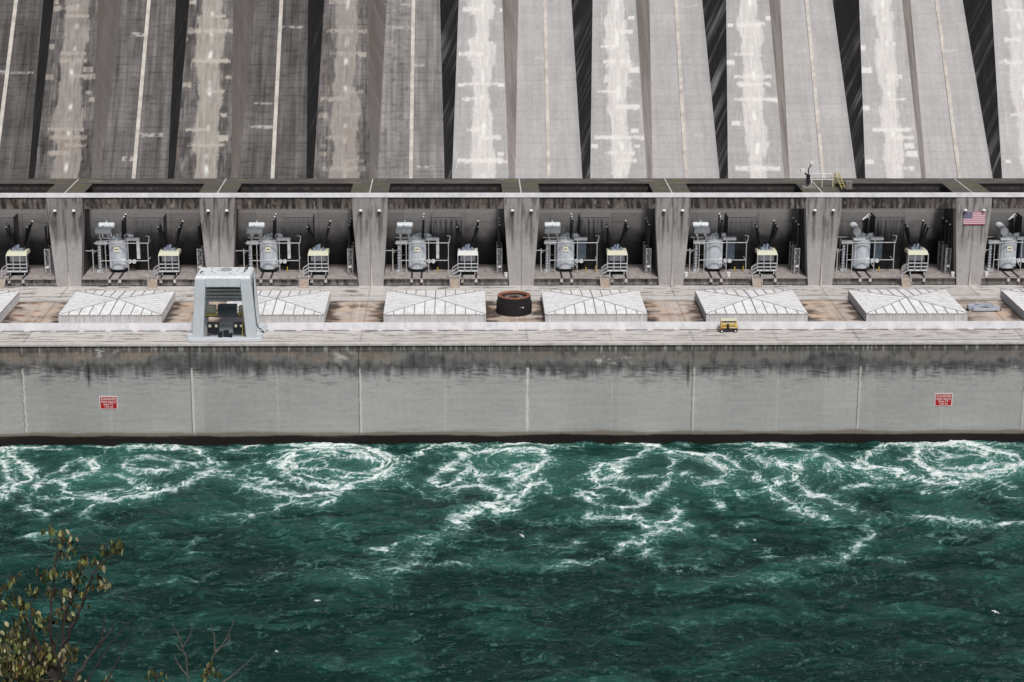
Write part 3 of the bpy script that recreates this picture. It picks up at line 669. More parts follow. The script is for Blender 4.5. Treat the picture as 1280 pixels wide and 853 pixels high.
# road slab with an open well above every bay
def roadpaint(x, y):
    b = .085 * (1 + .5 * fbm(x / 6, y / 1.2, 4, 760) + .2 * fbm(x / 1.3, y / 1.1, 3, 761))
    c = np.stack([b * 1.06, b * .96, b * .88], -1)
    c = mix(c, (.12, .115, .045), ss(-.05, .35, fbm(x / 5, y / 4, 3, 762)) * .55 * ss(9, 4, np.abs((x + 20) % 40 - 20)))
    c = mix(c, (.30, .27, .25), ss(.15, .5, fbm(x / 10, y / .9, 3, 763)) * .5 * ss(71, 74, y))
    return c
for k in KS:
    x, y = np.meshgrid(np.linspace(40 * k - 5, 40 * k + 5, 40), np.linspace(58.3, 79.4, 60))
    grid('road_slab', np.stack([x, y, 0 * x + 24.75], -1), CONC, ph, roadpaint(x, y))
    x, y = np.meshgrid(np.linspace(40 * k + 5, 40 * k + 35, 110), np.linspace(72.8, 79.4, 26))
    grid('road_slab', np.stack([x, y, 0 * x + 24.75], -1), CONC, ph, roadpaint(x, y))
    x, y = np.meshgrid(np.linspace(40 * k + 5, 40 * k + 35, 60), np.linspace(58.3, 60.3, 4))
    grid('road_slab', np.stack([x, y, 0 * x + 24.75], -1), CONC, ph, roadpaint(x, y) * .6)
    MB().box(40 * k - .16, 40 * k + .16, 58.32, 79.3, 24.754, 24.82).build('joint_seal', KERB, ph)
MB().box(-230, 230, 79.4, 80.2, 9, 24.75).build('rear_wall', BAYWALL, ph)
# bays
for k in KS:
    x0 = 40 * k
    # back wall: bay shade painted in, near black at the floor and lightening upward
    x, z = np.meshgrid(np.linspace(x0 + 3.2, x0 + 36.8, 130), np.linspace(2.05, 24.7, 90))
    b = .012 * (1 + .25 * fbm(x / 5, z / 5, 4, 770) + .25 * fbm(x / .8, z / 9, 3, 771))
    bay_light = ss(7.5, 16.5, z + 2.4 * fbm(x / 4, z / 3, 3, 772)); b = b + bay_light * (.165 + .06 * h1(np.floor((x - x0) / 8.4), k + 9))
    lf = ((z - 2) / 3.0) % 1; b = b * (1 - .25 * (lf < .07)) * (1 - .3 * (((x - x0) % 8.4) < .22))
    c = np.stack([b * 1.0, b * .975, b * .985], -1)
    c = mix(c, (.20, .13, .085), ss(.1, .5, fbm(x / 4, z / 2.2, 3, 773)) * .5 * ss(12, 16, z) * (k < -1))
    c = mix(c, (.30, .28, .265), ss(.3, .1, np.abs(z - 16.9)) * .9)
    c = mix(c, (.012, .011, .011), ss(18.2, 19.4, z + .7 * fbm(x / 2, z * 0, 3, 795)) * .92)  # dark inside of the well painted onto the wall top
    c = mix(c, (.13, .12, .11), ss(22.9, 23.6, z + 1.0 * fbm(x / 1.5, z * 0, 3, 788)) * (.5 + .5 * fbm(x / .9, z, 3, 787)))  # lit rear lip of the well, painted in
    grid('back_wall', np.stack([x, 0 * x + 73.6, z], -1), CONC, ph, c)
    MB().box(x0 - 3.6, x0 + 3.6, 61.0, 79.3, 2.0, 24.7).build('partition_wall', BAYWALL, ph)
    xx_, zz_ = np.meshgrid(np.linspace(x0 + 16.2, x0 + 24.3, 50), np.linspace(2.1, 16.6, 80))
    bb = (.012 + .15 * ss(6, 15.5, zz_ + 2 * fbm(xx_ / 3, zz_ / 3, 3, 774 + k))) * (1 + .3 * fbm(xx_ / .8, zz_ / 9, 3, 775 + k))  # same painted-in bay shade as the back wall
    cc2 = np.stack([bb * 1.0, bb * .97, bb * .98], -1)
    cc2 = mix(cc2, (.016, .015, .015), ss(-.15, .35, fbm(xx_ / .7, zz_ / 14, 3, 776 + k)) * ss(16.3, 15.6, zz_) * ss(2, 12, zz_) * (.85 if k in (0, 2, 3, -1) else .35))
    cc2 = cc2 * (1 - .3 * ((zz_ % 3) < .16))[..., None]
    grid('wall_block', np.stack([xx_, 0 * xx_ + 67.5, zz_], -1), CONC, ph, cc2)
    MB().box(x0 + 16.22, x0 + 24.28, 67.52, 73.58, 2.1, 16.58).build('block_core', BAYWALL, ph)
    MB().frus(x0 + 16.2, x0 + 24.3, 67.4, 73.55, 16.6, x0 + 16.8, x0 + 23.7, 71.4, 73.55, 16.9).build('block_ledge', BLEDGE, ph)
    MB().box(x0 + 3.4, x0 + 36.6, 57.75, 73.6, 1.85, 2.1).build('bay_floor', FLOORC, ph)
    MB().box(x0 + 3.4, x0 + 36.6, 58.5, 60, .004, 1.85).build('plinth', PLINTH, ph)
    cb = MB()
    for xx in (10.9, 13.6, 24.4, 28.1): cb.box(x0 + xx - .35, x0 + xx + .35, 57.85, 58.9, .9, 1.85)
    cb.build('floor_support', KERB, ph)
    for xx in (10.95, 13.55, 24.4, 28.1):
        MB().box(x0 + xx - .24, x0 + xx + .24, 57.74, 69 if xx < 20 else 64, 2.104, 2.30).build('rail', DARK, ph)
    # pier: flared wall of two halves
    nz, nx = 100, 46; zz = np.linspace(0, 24.0, nz)[:, None]; aa = np.linspace(-1, 1, nx)[None, :]
    hw = 3.25 + 1.42 * np.clip(zz / 20.5, 0, 1)
    px = x0 + .15 + aa * hw; pz = zz + 0 * aa; L = px - x0 - .15
    yy = 57.84 - .12 * ss(.5, .2, np.abs(L) ) * -1
    b = .36 * (1 + .10 * fbm(px / .6, pz / 8, 4, 780) + .10 * fbm(px / 3, pz / 3, 3, 781))
    b = b * (1 - .38 * ss(10.5, 14.5, pz + 1.2 * fbm(px / 2, pz / 2, 3, 782)) * (.6 if k > -2 else 1.))
    b = b * (.97 + .10 * h1(np.floor(L / 2.4) + 7 * k, 3))
    c = np.stack([b * 1.0, b * .965, b * .955], -1)
    for lx in (-2.45, 2.45):
        c = mix(c, (.055, .048, .046), np.exp(-((L - lx) / .38)**2) * ss(20.3, 19.8, pz) * ss(9 - 3 * h1(k, 5), 17, pz + 2.2 * fbm(px, pz / 4, 2, 783)) * .75)
    c = mix(c, (.06, .052, .05), ss(-.1, .4, fbm(px / .9, pz / 7, 4, 784 + k)) * ss(5, 20, pz) * (.92 if k < -1 else .7))
    c = c * (1 - .45 * ss(.16, .05, np.abs(L)))[..., None]
    c = c * (1 - .2 * ss(.14, .04, np.abs(pz - 10.3)))[..., None]
    grid('pier', np.stack([px, 0 * px + 57.8, pz], -1), CONC, ph, c)
    m = MB(); zt = 20.5
    m.poly([(x0 + .15 - 3.25, 57.81, 0), (x0 + .15 + 3.25, 57.81, 0), (x0 + .15 + 3.25, 61, 0), (x0 + .15 - 3.25, 61, 0),
            (x0 + .15 - 4.67, 57.81, zt), (x0 + .15 + 4.67, 57.81, zt), (x0 + .15 + 4.67, 61, zt), (x0 + .15 - 4.67, 61, zt),
            (x0 + .15 - 4.67, 57.81, 24.0), (x0 + .15 + 4.67, 57.81, 24.0), (x0 + .15 + 4.67, 61, 24.0), (x0 + .15 - 4.67, 61, 24.0)],
           [(0, 3, 7, 4), (1, 5, 6, 2), (2, 6, 7, 3), (4, 7, 11, 8), (5, 9, 10, 6)])
    m.build('pier_core', streaky('pier_side_concrete', (.22, .20, .19), (.33, .31, .30), None, .8, (1, 1, .3)) if k == -5 else bpy.data.materials['pier_side_concrete'], ph)
    if k in (-3, -1, 1, 3, 2):
        MB().cyl((x0 + .3, 57.5, 0), (x0 + .3, 57.5, 3.8 + (k % 3)), .34, .10, 8).build('drain_pipe', KERB, ph)

# barrier wall along the track
bw = MB(); bw.poly([(-230, 13.1, 0), (230, 13.1, 0), (230, 13.3, 1.75), (-230, 13.3, 1.75), (-230, 13.9, 0), (230, 13.9, 0), (230, 13.8, 1.75), (-230, 13.8, 1.75)],
                   [(0, 1, 2, 3), (3, 2, 6, 7), (5, 4, 7, 6), (0, 3, 7, 4), (1, 5, 6, 2)])
o = bw.build('barrier_wall', PARAPET); tag(o, 'long pale lavender-grey barrier wall running in front of the white roof hatches', 'barrier wall')

# ------------------------------------------------------------------ roof hatches
def make_hatch():
    r = empty('roof_hatch', (0, 0, 0)); W, D, H = 12.7, 12.2, 2.25
    MB().box(-W + .15, W - .15, -D + .15, D - .15, 0, H - .12).build('hatch_side', SIDEM, r)
    rb = MB()
    n = 52
    for i in range(n + 1):
        xx = -W + .15 + (2 * W - .3) * i / n; rb.box(xx - .07, xx + .07, -D + .02, -D + .149, .0, H - .13)
    for i in range(n + 1):
        yy = -D + .15 + (2 * D - .3) * i / n
        rb.box(-W + .02, -W + .149, yy - .07, yy + .07, .0, H - .13); rb.box(W - .149, W - .02, yy - .07, yy + .07, .0, H - .13)
    rb.box(-.12, .12, -D - .03, -D + .018, 0, H - .13)
    rb.build('side_ribs', SIDEM, r)
    t = MB(); c = (0, 0, H + .95)
    t.poly([(-W, -D, H), (W, -D, H), (W, D, H), (-W, D, H), c, (-W, -D, H - .14), (W, -D, H - .14), (W, D, H - .14), (-W, D, H - .14)],
           [(0, 1, 4), (1, 2, 4), (2, 3, 4), (3, 0, 4), (5, 6, 1, 0), (6, 7, 2, 1), (7, 8, 3, 2), (8, 5, 0, 3)])
    t.build('hatch_roof', ROOFM, r)
    s = MB()
    def zr(x, y): return H + .95 * (1 - max(abs(x) / W, abs(y) / D))
    for sx in (-1, 1):
        for sy in (-1, 1): s.cyl((sx * W, sy * D, H + .02), (0, 0, H + .98), .13, None, 6)
    q = s.build('hip_ridge', RIDGEM, r)
    s = MB(); nn_ = 10
    for i in range(1, nn_):
        xx = -W + 2 * W * i / nn_; yy = D * abs(xx) / W
        for sg in (-1, 1): s.cyl((xx, sg * D, H + .03), (xx, sg * yy, zr(xx, yy) + .03), .14 if xx else .16, None, 4)
    s.build('roof_seam', paint('seam_grey', (.22, .22, .23), .6), r)
    s = MB(); nn_ = 13
    for i in range(1, nn_):
        yy = -D + 2 * D * i / nn_; xx = W * abs(yy) / D
        for sg in (-1, 1): s.cyl((sg * W, yy, H + .02), (sg * xx, yy, zr(xx, yy) + .02), .065, None, 4)
    s.build('roof_batten', paint('batten_grey', (.44, .44, .46), .6), r)
    s = MB()
    for i in range(40):
        xx = -W + .3 + (2 * W - .6) * i / 39; s.box(xx - .16, xx + .05, -D - .06, -D + .1, H - .10, H + .07)
        if i % 2: s.box(xx - .16, xx + .05, D - .3, D, H + .02, H + .14)
    s.build('edge_clip', RIDGEM, r)
    return r
HL = {-4: 'white ribbed roof hatch cut off by the left edge of the picture', -3: 'white ribbed roof hatch just left of the gantry crane',
      -2: 'white ribbed roof hatch standing partly behind the gantry crane', -1: 'white ribbed roof hatch just left of the rusty drum',
      0: 'white ribbed roof hatch just right of the rusty drum', 1: 'white ribbed roof hatch behind the yellow cart',
      2: 'white ribbed roof hatch just left of the grey lifting frame', 3: 'white ribbed roof hatch cut off by the right edge of the picture'}
h0 = make_hatch()
for i, k in enumerate(sorted(HL)):
    o = h0 if i == 0 else copy_tree(h0)
    o.location = (40 * k + 17.6, 31.7, .004)
    tag(o, HL[k], 'roof hatch', 'ribbed white hatches on the powerhouse roof')

# ------------------------------------------------------------------ rusty drum
d = tag(empty('rotor_drum', (-2.5, 29.8, .004)), 'round black drum with a rust orange ring on top, between two white roof hatches', 'drum')
MB().lathe((0, 0, 0), [(4.35, 0), (4.4, 2.9), (4.4, 3.1), (4.2, 3.15), (4.2, 4.45)], 48).build('drum_wall', TAR, d, True)
MB().lathe((0, 0, 0), [(4.2, 4.45), (4.15, 4.62), (3.35, 4.62), (3.25, 4.3)], 48).build('rim_ring', RUST, d, True)
MB().lathe((0, 0, 0), [(3.25, 4.3), (3.2, 3.0), (2.6, 3.0), (2.5, 3.9), (1.4, 3.9), (1.3, 2.6), (0, 2.6)], 40).build('inner_well', paint('dark_rust', (.07, .035, .025), .8, .3), d)
f = MB()
for i in range(26):
    a = 2 * PI * i / 26; f.box(-.07, .07, 1.4, 2.3, 3.9, 4.12)
    p = f.v[-8:]; f.v[-8:] = [(x * math.cos(a) - y * math.sin(a), x * math.sin(a) + y * math.cos(a), z) for x, y, z in p]
f.build('spokes', LEDGE, d)
f = MB()
for i in range(40):
    a = 2 * PI * i / 40; f.cyl((4.42 * math.cos(a), 4.42 * math.sin(a), .05), (4.42 * math.cos(a), 4.42 * math.sin(a), 2.85), .07, None, 5)
f.build('side_rods', RUBBER, d)
MB().box(1.9, 2.3, -4.05, -3.75, 2.15, 2.4).box(1.35, 1.5, -4.25, -4.1, 2.2, 2.4).build('tag_plate', WCAP, d)

# ------------------------------------------------------------------ gantry crane
g = tag(empty('gantry_crane', (-72.2, 2.3, .004)), 'tall pale blue-grey portal crane with slatted top standing on the edge of the river wall', 'crane')
def aframe(y0, y1, name):
    H = 15.6; bo, to = 7.75, 6.55; bi, ti = 5.15, 4.0; ztop = 13.6; zb = 1.1
    m = MB()
    for s in (-1, 1):
        pts = [(s * bo, y0, 0), (s * bi, y0, 0), (s * bi, y1, 0), (s * bo, y1, 0), (s * to, y0, H), (s * ti, y0, H), (s * ti, y1, H), (s * to, y1, H)]
        if s < 0: pts = [pts[1], pts[0], pts[3], pts[2], pts[5], pts[4], pts[7], pts[6]]
        else: pts = [pts[0], pts[3], pts[2], pts[1], pts[4], pts[7], pts[6], pts[5]]
        MB().hexa(pts).build(name, GANTRY, g, bevel=.18)
    MB().box(-ti - .06, ti + .06, y0 + .02, y1 - .02, ztop, H - .03).build('cross_beam', GANTRY, g)
aframe(0, 2.0, 'leg'); aframe(8.0, 9.9, 'leg')
MB().frus(-6.62, 6.62, -.05, 9.95, 15.45, -6.3, 6.3, .35, 9.6, 16.15).build('top_deck', paint('gantry_top', (.70, .73, .76), .5), g, bevel=.2)
MB().frus(-6.58, -4.6, 2, 8, 13.8, -6.55, -4.6, 2, 8, 15.44).frus(4.6, 6.58, 2, 8, 13.8, 4.6, 6.55, 2, 8, 15.44).build('side_beam', GANTRY, g)
MB().lathe((.2, 6.2, 16.12), [(1.35, 0), (1.3, .35), (.2, .55), (0, .55)], 20).build('top_hatch', paint('dull_grey', (.33, .33, .34), .6), g)
f = MB()
for a, b in [(-4.9, 8.6), (-4.7, 1.5), (-3.4, 7.5), (-2.2, 3.1), (-1.6, 5.6), (1.6, 2.8), (3.2, 7.4), (4.4, 3.4), (4.7, 8.4), (-3, 4.6), (2.9, 5.2)]:
    f.box(a - .2, a + .2, b - .2, b + .2, 16.12, 16.3)
f.build('lifting_lug', RIDGEM, g)
f = MB(); f.tube([(4.7, 4.2, 16.2), (4.9, 5.4, 16.9), (5.3, 6.4, 16.7), (5.0, 6.9, 16.2)], .14); f.tube([(-5.6, 2.4, 16.15), (-5.4, 3.6, 16.5), (-5.1, 4.4, 16.3)], .12)
f.build('top_cable', DARK, g)
f = MB()
for i in range(9):
    zz = 13.0 - i * .0; yy = 2.3 + i * .78
    f.box(-5.2, 5.2, yy, yy + .36, 13.2 + .0 * i, 13.75)
f.build('top_slat', paint('slat_grey', (.7, .7, .7), .6), g)
f = MB()
for i in range(5): f.box(-5.0, 5.0, 7.6, 7.95, 8.9 + i * .85, 8.9 + i * .85 + .58)
f.build('rear_louvre', paint('louvre_grey', (.78, .77, .76), .6), g)
MB().box(-4.95, 4.95, 7.98, 8.3, 8.8, 13.2).build('rear_panel', DARK, g)
MB().box(-5.3, 5.3, 7.2, 9.2, 8.2, 8.75).build('walkway', GANTRY, g)
f = MB()
for zz in (7.0, 6.0): f.tube([(-5.4, 6.6, zz), (5.6, 6.6, zz)], .1)
for i in range(9): f.tube([(-5.4 + i * 1.37, 6.6, 5.0), (-5.4 + i * 1.37, 6.6, 7.0)], .08)
f.box(-5.5, -2.0, 5.9, 6.5, 4.9, 5.5).box(2.6, 5.6, 5.9, 6.5, 4.9, 5.5)
f.build('platform_railing', YEL, g)
MB().box(-5.4, 5.4, 6.1, 8.0, 4.65, 4.89).build('platform', DARK, g)
MB().box(-2.1, 2.4, 5.2, 7.6, 4.9, 7.6).build('machine_house', paint('machine_house_paint', (.05, .065, .075), .4), g, bevel=.15)
MB().box(-4.8, -2.7, 6.5, 7.7, 5.5, 7.3).build('control_cabinet', CREAM, g); MB().box(2.9, 4.2, 6.5, 7.7, 5.5, 7.2).build('control_cabinet', CREAM, g)
for xx in (-3.3, 2.9): MB().box(xx - 1.35, xx + 1.35, 4.2, 6.2, 1.2, 3.4).build('winch', DARK, g, bevel=.12)
f = MB()
for xx in (-3.9, -2.4, 2.3, 3.6): f.box(xx - .35, xx + .25, 4.05, 4.2, 2.6, 3.2)
f.build('winch_plate', CREAM, g)
MB().box(-1.6, -.6, .5, 1.6, .9, 2.3).box(-.4, .9, .8, 1.5, .9, 2.6).box(1.0, 1.7, .5, 1.6, .9, 1.9).build('valve_block', DARK, g)
f = MB(); f.tube([(3.9, 2.6, 0.6), (3.9, 5.6, 7.0)], .12); f.tube([(4.7, 2.6, 0.6), (4.7, 5.6, 7.0)], .12)
for i in range(14): t_ = i / 14; f.tube([(3.9, 2.6 + 3 * t_, .6 + 6.4 * t_), (4.7, 2.6 + 3 * t_, .6 + 6.4 * t_)], .07)
f.build('ladder', YEL, g)
MB().box(-8.6, 8.6, -.15, 1.6, .12, 1.0).build('sill_beam', GANTRY, g, bevel=.1)
MB().box(-8.4, 8.4, 8.3, 9.8, .12, 1.1).build('sill_beam', GANTRY, g, bevel=.1)
for s in (-1, 1):
    MB().box(s * 7.2 - .7, s * 7.2 + .7, 1.6, 8.3, .15, 1.4).build('end_beam', GANTRY, g)
    for yy in (.1, 8.4):
        MB().box(s * 8.2 - .75, s * 8.2 + .75, yy, yy + 1.4, .1, 2.0).build('bogie', GANTRY, g, bevel=.12)
        MB().cyl((s * 8.2, yy - .12, .34), (s * 8.2, yy + .4, .34), .30, None, 14).build('wheel', DARK, g)
f = MB(); f.tube([(6.62, 5, 14.6), (6.75, 5, 8), (7.1, 5, 3.5), (7.5, 5, 2.2), (8.3, 5.3, 1.7)], .16)
f.build('festoon_cable', DARK, g)
f = MB()
for xx, yy in [(-5.9, 2.2), (-6.1, 2.2)]: f.tube([(xx - .2, yy, 1), (xx + .9, yy, 13)], .1)
f.build('conduit', DARK, g)
f = MB()
for i in range(20): f.cyl((-3.4 + i * .36, .02, 13.58), (-3.4 + i * .36, -.06, 13.4), .12, None, 5)
f.build('beam_bolts', DARK, g)
MB().box(-4.2, 4.2, 3.0, 7.7, .25, .5).build('base_plate', paint('base_grey', (.26, .27, .28), .6), g)

# ------------------------------------------------------------------ yellow cart
ct = tag(empty('utility_cart', (49.25, 10.9, .004)), 'small yellow open-cab service cart parked against the barrier wall', 'cart')
MB().box(-2.3, 2.3, -.9, .9, .55, 1.0).build('chassis', DARK, ct, bevel=.08)
MB().box(-1.9, 2.2, -.85, .85, 1.0, 1.35).build('body', YELR, ct, bevel=.08)
f = MB()
for xx in (-1.75, 1.95):
    for yy in (-.8, .8): f.bar((xx, yy, 1.3), (xx * .97, yy, 3.0), .17)
for zz in (2.15, 2.95): f.bar((-1.75, -.8, zz), (1.95, -.8, zz), .2); f.bar((-1.75, .8, zz), (1.95, .8, zz), .2)
f.build('cab_frame', YELR, ct)
MB().frus(-2.0, 2.15, -1, 1, 3.0, -1.85, 2.0, -.85, .85, 3.25).build('cab_roof', CREAM, ct)
MB().box(-1.6, 1.8, .55, .62, 2.2, 2.9).build('windscreen', paint('pale_glass', (.5, .5, .56), .15), ct)
MB().box(-1.6, 1.8, -.86, -.8, 1.75, 2.1).build('side_panel', YELR, ct)
MB().cyl((-.15, -.95, 1.2), (-.15, -.95, 2.2), .28, None, 10).box(-.5, .3, -1.05, -.75, .6, 1.2).build('exhaust', DARK, ct)
MB().box(.5, 1.5, -.95, -.86, 1.1, 1.4).build('seat', CREAM, ct)
MB().box(-2.35, -1.4, -.98, -.5, .8, 1.3).build('tool_box', RUST, ct)
for xx in (-1.6, 1.7):
    for yy in (-.95, .95):
        w_ = MB().cyl((xx, yy - .16, .42), (xx, yy + .16, .42), .42, None, 18).build('wheel', RUBBER, ct)
        MB().cyl((xx, yy - .19, .42), (xx, yy + .19, .42), .2, None, 12).build('hub', WCAP, w_)
MB().bar((2.3, -.8, 1.0), (2.3, -.8, 1.9), .1).box(2.35, 2.6, -.7, .7, .9, 1.25).build('front_guard', CREAM, ct)

# ------------------------------------------------------------------ grey lifting frame
lf_ = tag(empty('lifting_frame', (117.3, 30.8, .004)), 'pale blue-grey steel lifting frame lying on the stained roof slab', 'lifting frame')
f = MB(); f.box(-3.2, 3.4, -1.7, -1.1, .3, 1.0).box(-3.4, 3.2, 2.6, 3.2, .5, 1.1)
f.build('main_beam', SLATE, lf_, bevel=.06)
f = MB(); f.bar((-3.2, -1.4, .9), (0, .9, 1.25), .5); f.bar((3.2, -1.4, .9), (0, .9, 1.25), .5); f.bar((-3.2, 2.9, .9), (0, .9, 1.25), .5); f.bar((3.0, 2.9, .9), (0, .9, 1.25), .5)
f.build('cross_arm', SLATE, lf_)
MB().box(-4.0, -2.2, .2, 1.6, .1, 1.3).build('end_block', SLATE, lf_, bevel=.08); MB().box(2.4, 3.9, -1.0, .2, .1, 1.15).build('end_block', SLATE, lf_, bevel=.08)
MB().box(-4.5, -3.9, -.5, .2, .05, .5).box(3.9, 4.3, -.5, .1, .05, .5).build('roller', DARK, lf_)

# ------------------------------------------------------------------ transformers
def ribs(m, r, z0, z1, n, a0=0, a1=2 * PI, d=.16, w=.10):
    for i in range(n):
        a = a0 + (a1 - a0) * i / max(1, n - 1); ca, sa = math.cos(a), math.sin(a)
        m.cyl(((r + d * .3) * ca, (r + d * .3) * sa, z0), ((r + d * .3) * ca, (r + d * .3) * sa, z1), d, None, 4)
def bushing(name, p0, p1, r, parent, cap=True, mat=None):
    m = MB(); p0 = Vector(p0); p1 = Vector(p1); n = 12
    m.cyl(p0, p1, r * .55, r * .4, 8)
    for i in range(n):
        t_ = (i + .5) / n; c_ = p0.lerp(p1, t_); dd = (p1 - p0).normalized() * .1; rr = r * (1 - .35 * t_)
        m.cyl(c_ - dd, c_ + dd, rr, rr * .55, 9)
    o = m.build(name, PORC, parent)
    if cap:
        dd = (p1 - p0).normalized()
        MB().cyl(p1, p1 + dd * .34, .26, .18, 8).build('terminal_cap', WCAP, o)
    return o
def make_transformer(kind):
    """origin: tank centre on the bay floor"""
    r = empty('power_transformer'); R = 2.25
    m = MB().lathe((0, 0, 0), [(1.6, .72), (R, .95), (R, 3.4), (R + .1, 3.42), (R + .1, 3.6), (R, 3.62), (R, 8.25), (R + .22, 8.27), (R + .22, 8.5)], 40)
    tk = m.build('tank', TGREY, r, True)
    m = MB(); ribs(m, R, 1.2, 8.2, 5, PI * 1.02, PI * 1.22); ribs(m, R, 1.2, 8.2, 4, PI * 1.80, PI * 1.98); ribs(m, R, 1.2, 8.2, 6, .2, PI - .2)
    m.build('tank_rib', TGREY, tk)
    MB().lathe((0, 0, 0), [(R + .22, 8.5), (R - .1, 8.75), (1.2, 9.0), (0, 9.05)], 32).build('lid', TLID, r, True)
    MB().box(-.7, .7, -R - .16, -R + .2, 5.8, 7.2).build('name_plate', PLATE, r)
    MB().box(-.42, .42, -R - .18, -R - .162, 6.38, 6.62).build('plate_mark', INK, r)
    MB().box(1.15, 2.15, -1.95, -1.2, 1.5, 3.7).build('valve_cabinet', TLIGHT, r, bevel=.05)
    m = MB(); rs = random.Random(5)
    for i in range(15):
        a = rs.random() * 6.28; q = rs.random() * 1.9; h = .4 + rs.random() * 1.2
        m.cyl((q * math.cos(a), q * math.sin(a), 8.7), (q * math.cos(a) + rs.uniform(-.3, .3), q * math.sin(a), 8.7 + h), .16 + rs.random() * .2, None, 8)
    m.tube([(-1.9, -1.0, 8.9), (-1.0, -1.3, 9.5), (.6, -1.2, 9.3), (1.9, -.8, 9.0)], .16)
    m.tube([(-2.2, .4, 9.0), (-2.2, 1.2, 10.6)], .22); m.tube([(1.2, 0, 8.8), (2.0, .6, 9.9), (3.2, .8, 10.0)], .24); m.tube([(-.4, -1.6, 8.8), (.2, -.3, 10.3)], .15)
    m.box(-1.5, -.5, -.9, -.1, 8.9, 9.6).box(.2, 1.2, .3, 1.3, 8.9, 10.0)
    m.build('lid_fittings', TLIGHT, r)
    # undercarriage
    MB().box(-2.0, 2.0, -1.7, 1.7, .45, .8).build('bogie_frame', DARK, r)
    for sx in (-1.3, 1.3):
        for sy in (-1.2, 1.2): MB().cyl((sx - .15, sy, .35), (sx + .15, sy, .35), .3, None, 12).build('wheel', DARK, r)
    # conservators
    if kind != 1:
        for (yy, zz, xx) in ((-.9, 11.35, -3.6), (3.4, 11.7, -3.4)):
            cv = MB().lathe((0, 0, 0), [(0, -2.2), (.75, -2.17), (.95, -2.0), (.95, -.07), (1.0, -.05), (1.0, .05), (.95, .07), (.95, 2.0), (.75, 2.17), (0, 2.2)], 24)
            cv.v = [(z_ + xx, y_ + yy, x_ + zz) for x_, y_, z_ in cv.v]
            o = cv.build('conservator', TLIGHT, r, True)
            MB().box(xx - .15, xx + .15, yy - .15, yy + .15, zz + .95, zz + 1.4).build('filler_cap', TLIGHT, o)
        m = MB()
        for xx in (-4.7, -2.4):
            m.bar((xx, -.9, 10.4), (xx + .35, -.6, 8.4), .32); m.bar((xx, 3.4, 10.8), (xx + .35, 2.4, 8.4), .3); m.bar((xx + .3, -.7, 9.0), (xx + .3, 2.8, 9.0), .2)
        m.bar((-4.7, -.7, 8.5), (-1.6, -.7, 8.5), .3); m.bar((-4.7, 2.4, 8.5), (-1.6, 2.4, 8.5), .3)
        m.build('conservator_bracket', TLIGHT, r)
    else:
        cv = MB().lathe((0, 0, 0), [(0, -3.1), (.9, -3.06), (1.12, -2.85), (1.12, 2.85), (.9, 3.06), (0, 3.1)], 28)
        cv.v = [(x_ - 1.6, z_ + 1.2, y_ + 11.2 + z_ * .06) for x_, y_, z_ in cv.v]
        o = cv.build('conservator', TLIGHT, r, True)
        MB().lathe((0, 0, 0), [(.85, 0), (.8, .05), (0, .05)], 20).build('end_cover', TLIGHT, o)
        oo = o.children[0]; oo.data.transform(Matrix.Translation((-1.6, -1.86, 11.02)) @ Matrix.Rotation(PI / 2, 4, 'X'))
        MB().box(-2.6, .6, -2.4, 1.4, 8.75, 9.3).bar((-1.6, -1, 9.0), (-1.6, -1, 10.4), .5).bar((-1.6, 2.4, 9.0), (-1.6, 2.8, 10.4), .5).build('conservator_bracket', TLIGHT, r)
    # side shelf on the left
    MB().box(-5.7, -2.6, -1.7, -.2, 7.6, 8.5).build('side_shelf', TLID, r, bevel=.06)
    m = MB(); m.cyl((-4.9, -1.0, .6), (-4.9, -1.0, 7.6), .34, None, 10)
    for zz in np.arange(1.2, 7.4, .8): m.cyl((-4.9, -1.0, zz), (-4.9, -1.0, zz + .25), .48, None, 10)
    m.build('cable_riser', TGREY, r)
    MB().box(-5.6, -4.1, -1.8, -.3, 0, .6).build('riser_foot', TLID, r)
    # coolers: flat headers with down ducts
    for yy in (-.4, 3.0):
        MB().box(2.3, 5.9, yy - .7, yy + .7, 8.55, 9.25).build('cooler_header', TLIGHT, r, bevel=.08)
        m = MB().box(5.1, 5.9, yy - .6, yy + .6, 3.6, 8.54); m.frus(5.1, 5.9, yy - .6, yy + .6, 3.6, 5.1, 5.9, yy - .6, yy + .6, 3.61)
        if kind == 0: m.build('cooler_duct', TLIGHT if yy < 0 else TGREY, r)
        m = MB()
        for i in range(7): m.box(2.7 + i * .33 + (.6 if kind else 0), 2.8 + i * .33 + (.75 if kind else 0), yy - .6, yy + .6, 3.4, 8.5)
        m.build('cooler_fins', DARK if kind == 0 else paint('fin_blue_grey', (.10, .13, .17), .5), r)
    for xx in (3.1, 4.3):
        MB().cyl((xx, -1.3, 2.9), (xx, -.7, 2.9), .55, None, 16).build('cooling_fan', TLIGHT, r)
    # high voltage bushings, one behind the other
    if kind != 1:
        for i in range(3): bushing('bushing', (1.5 - .0 * i, -.9 + i * 1.9, 9.1), (1.75, -1.4 + i * 2.6, 14.4 + i * .15), .5, r)
    else:
        for i in range(3): bushing('bushing', (1.2 + i * .35, 1.2 + i * 1.3, 9.2), (.7 + .9 * i, 2.4 + i * 1.5, 13.4), .6, r)
        MB().tube([(.6, 2.4, 13.6), (2.2, 2.8, 14.9), (3.0, 4, 14.2)], .16).build('bus_link', WCAP, r)
    # sprinkler pipework standing round the tank
    m = MB()
    for zz, w0, w1 in ((8.35, -5.9, 8.6), (3.55, -4.3, 8.3)):
        m.tube([(w0, -3.0, zz), (w1, -3.0, zz), (w1, 3.6, zz), (w0, 3.6, zz)], .13)
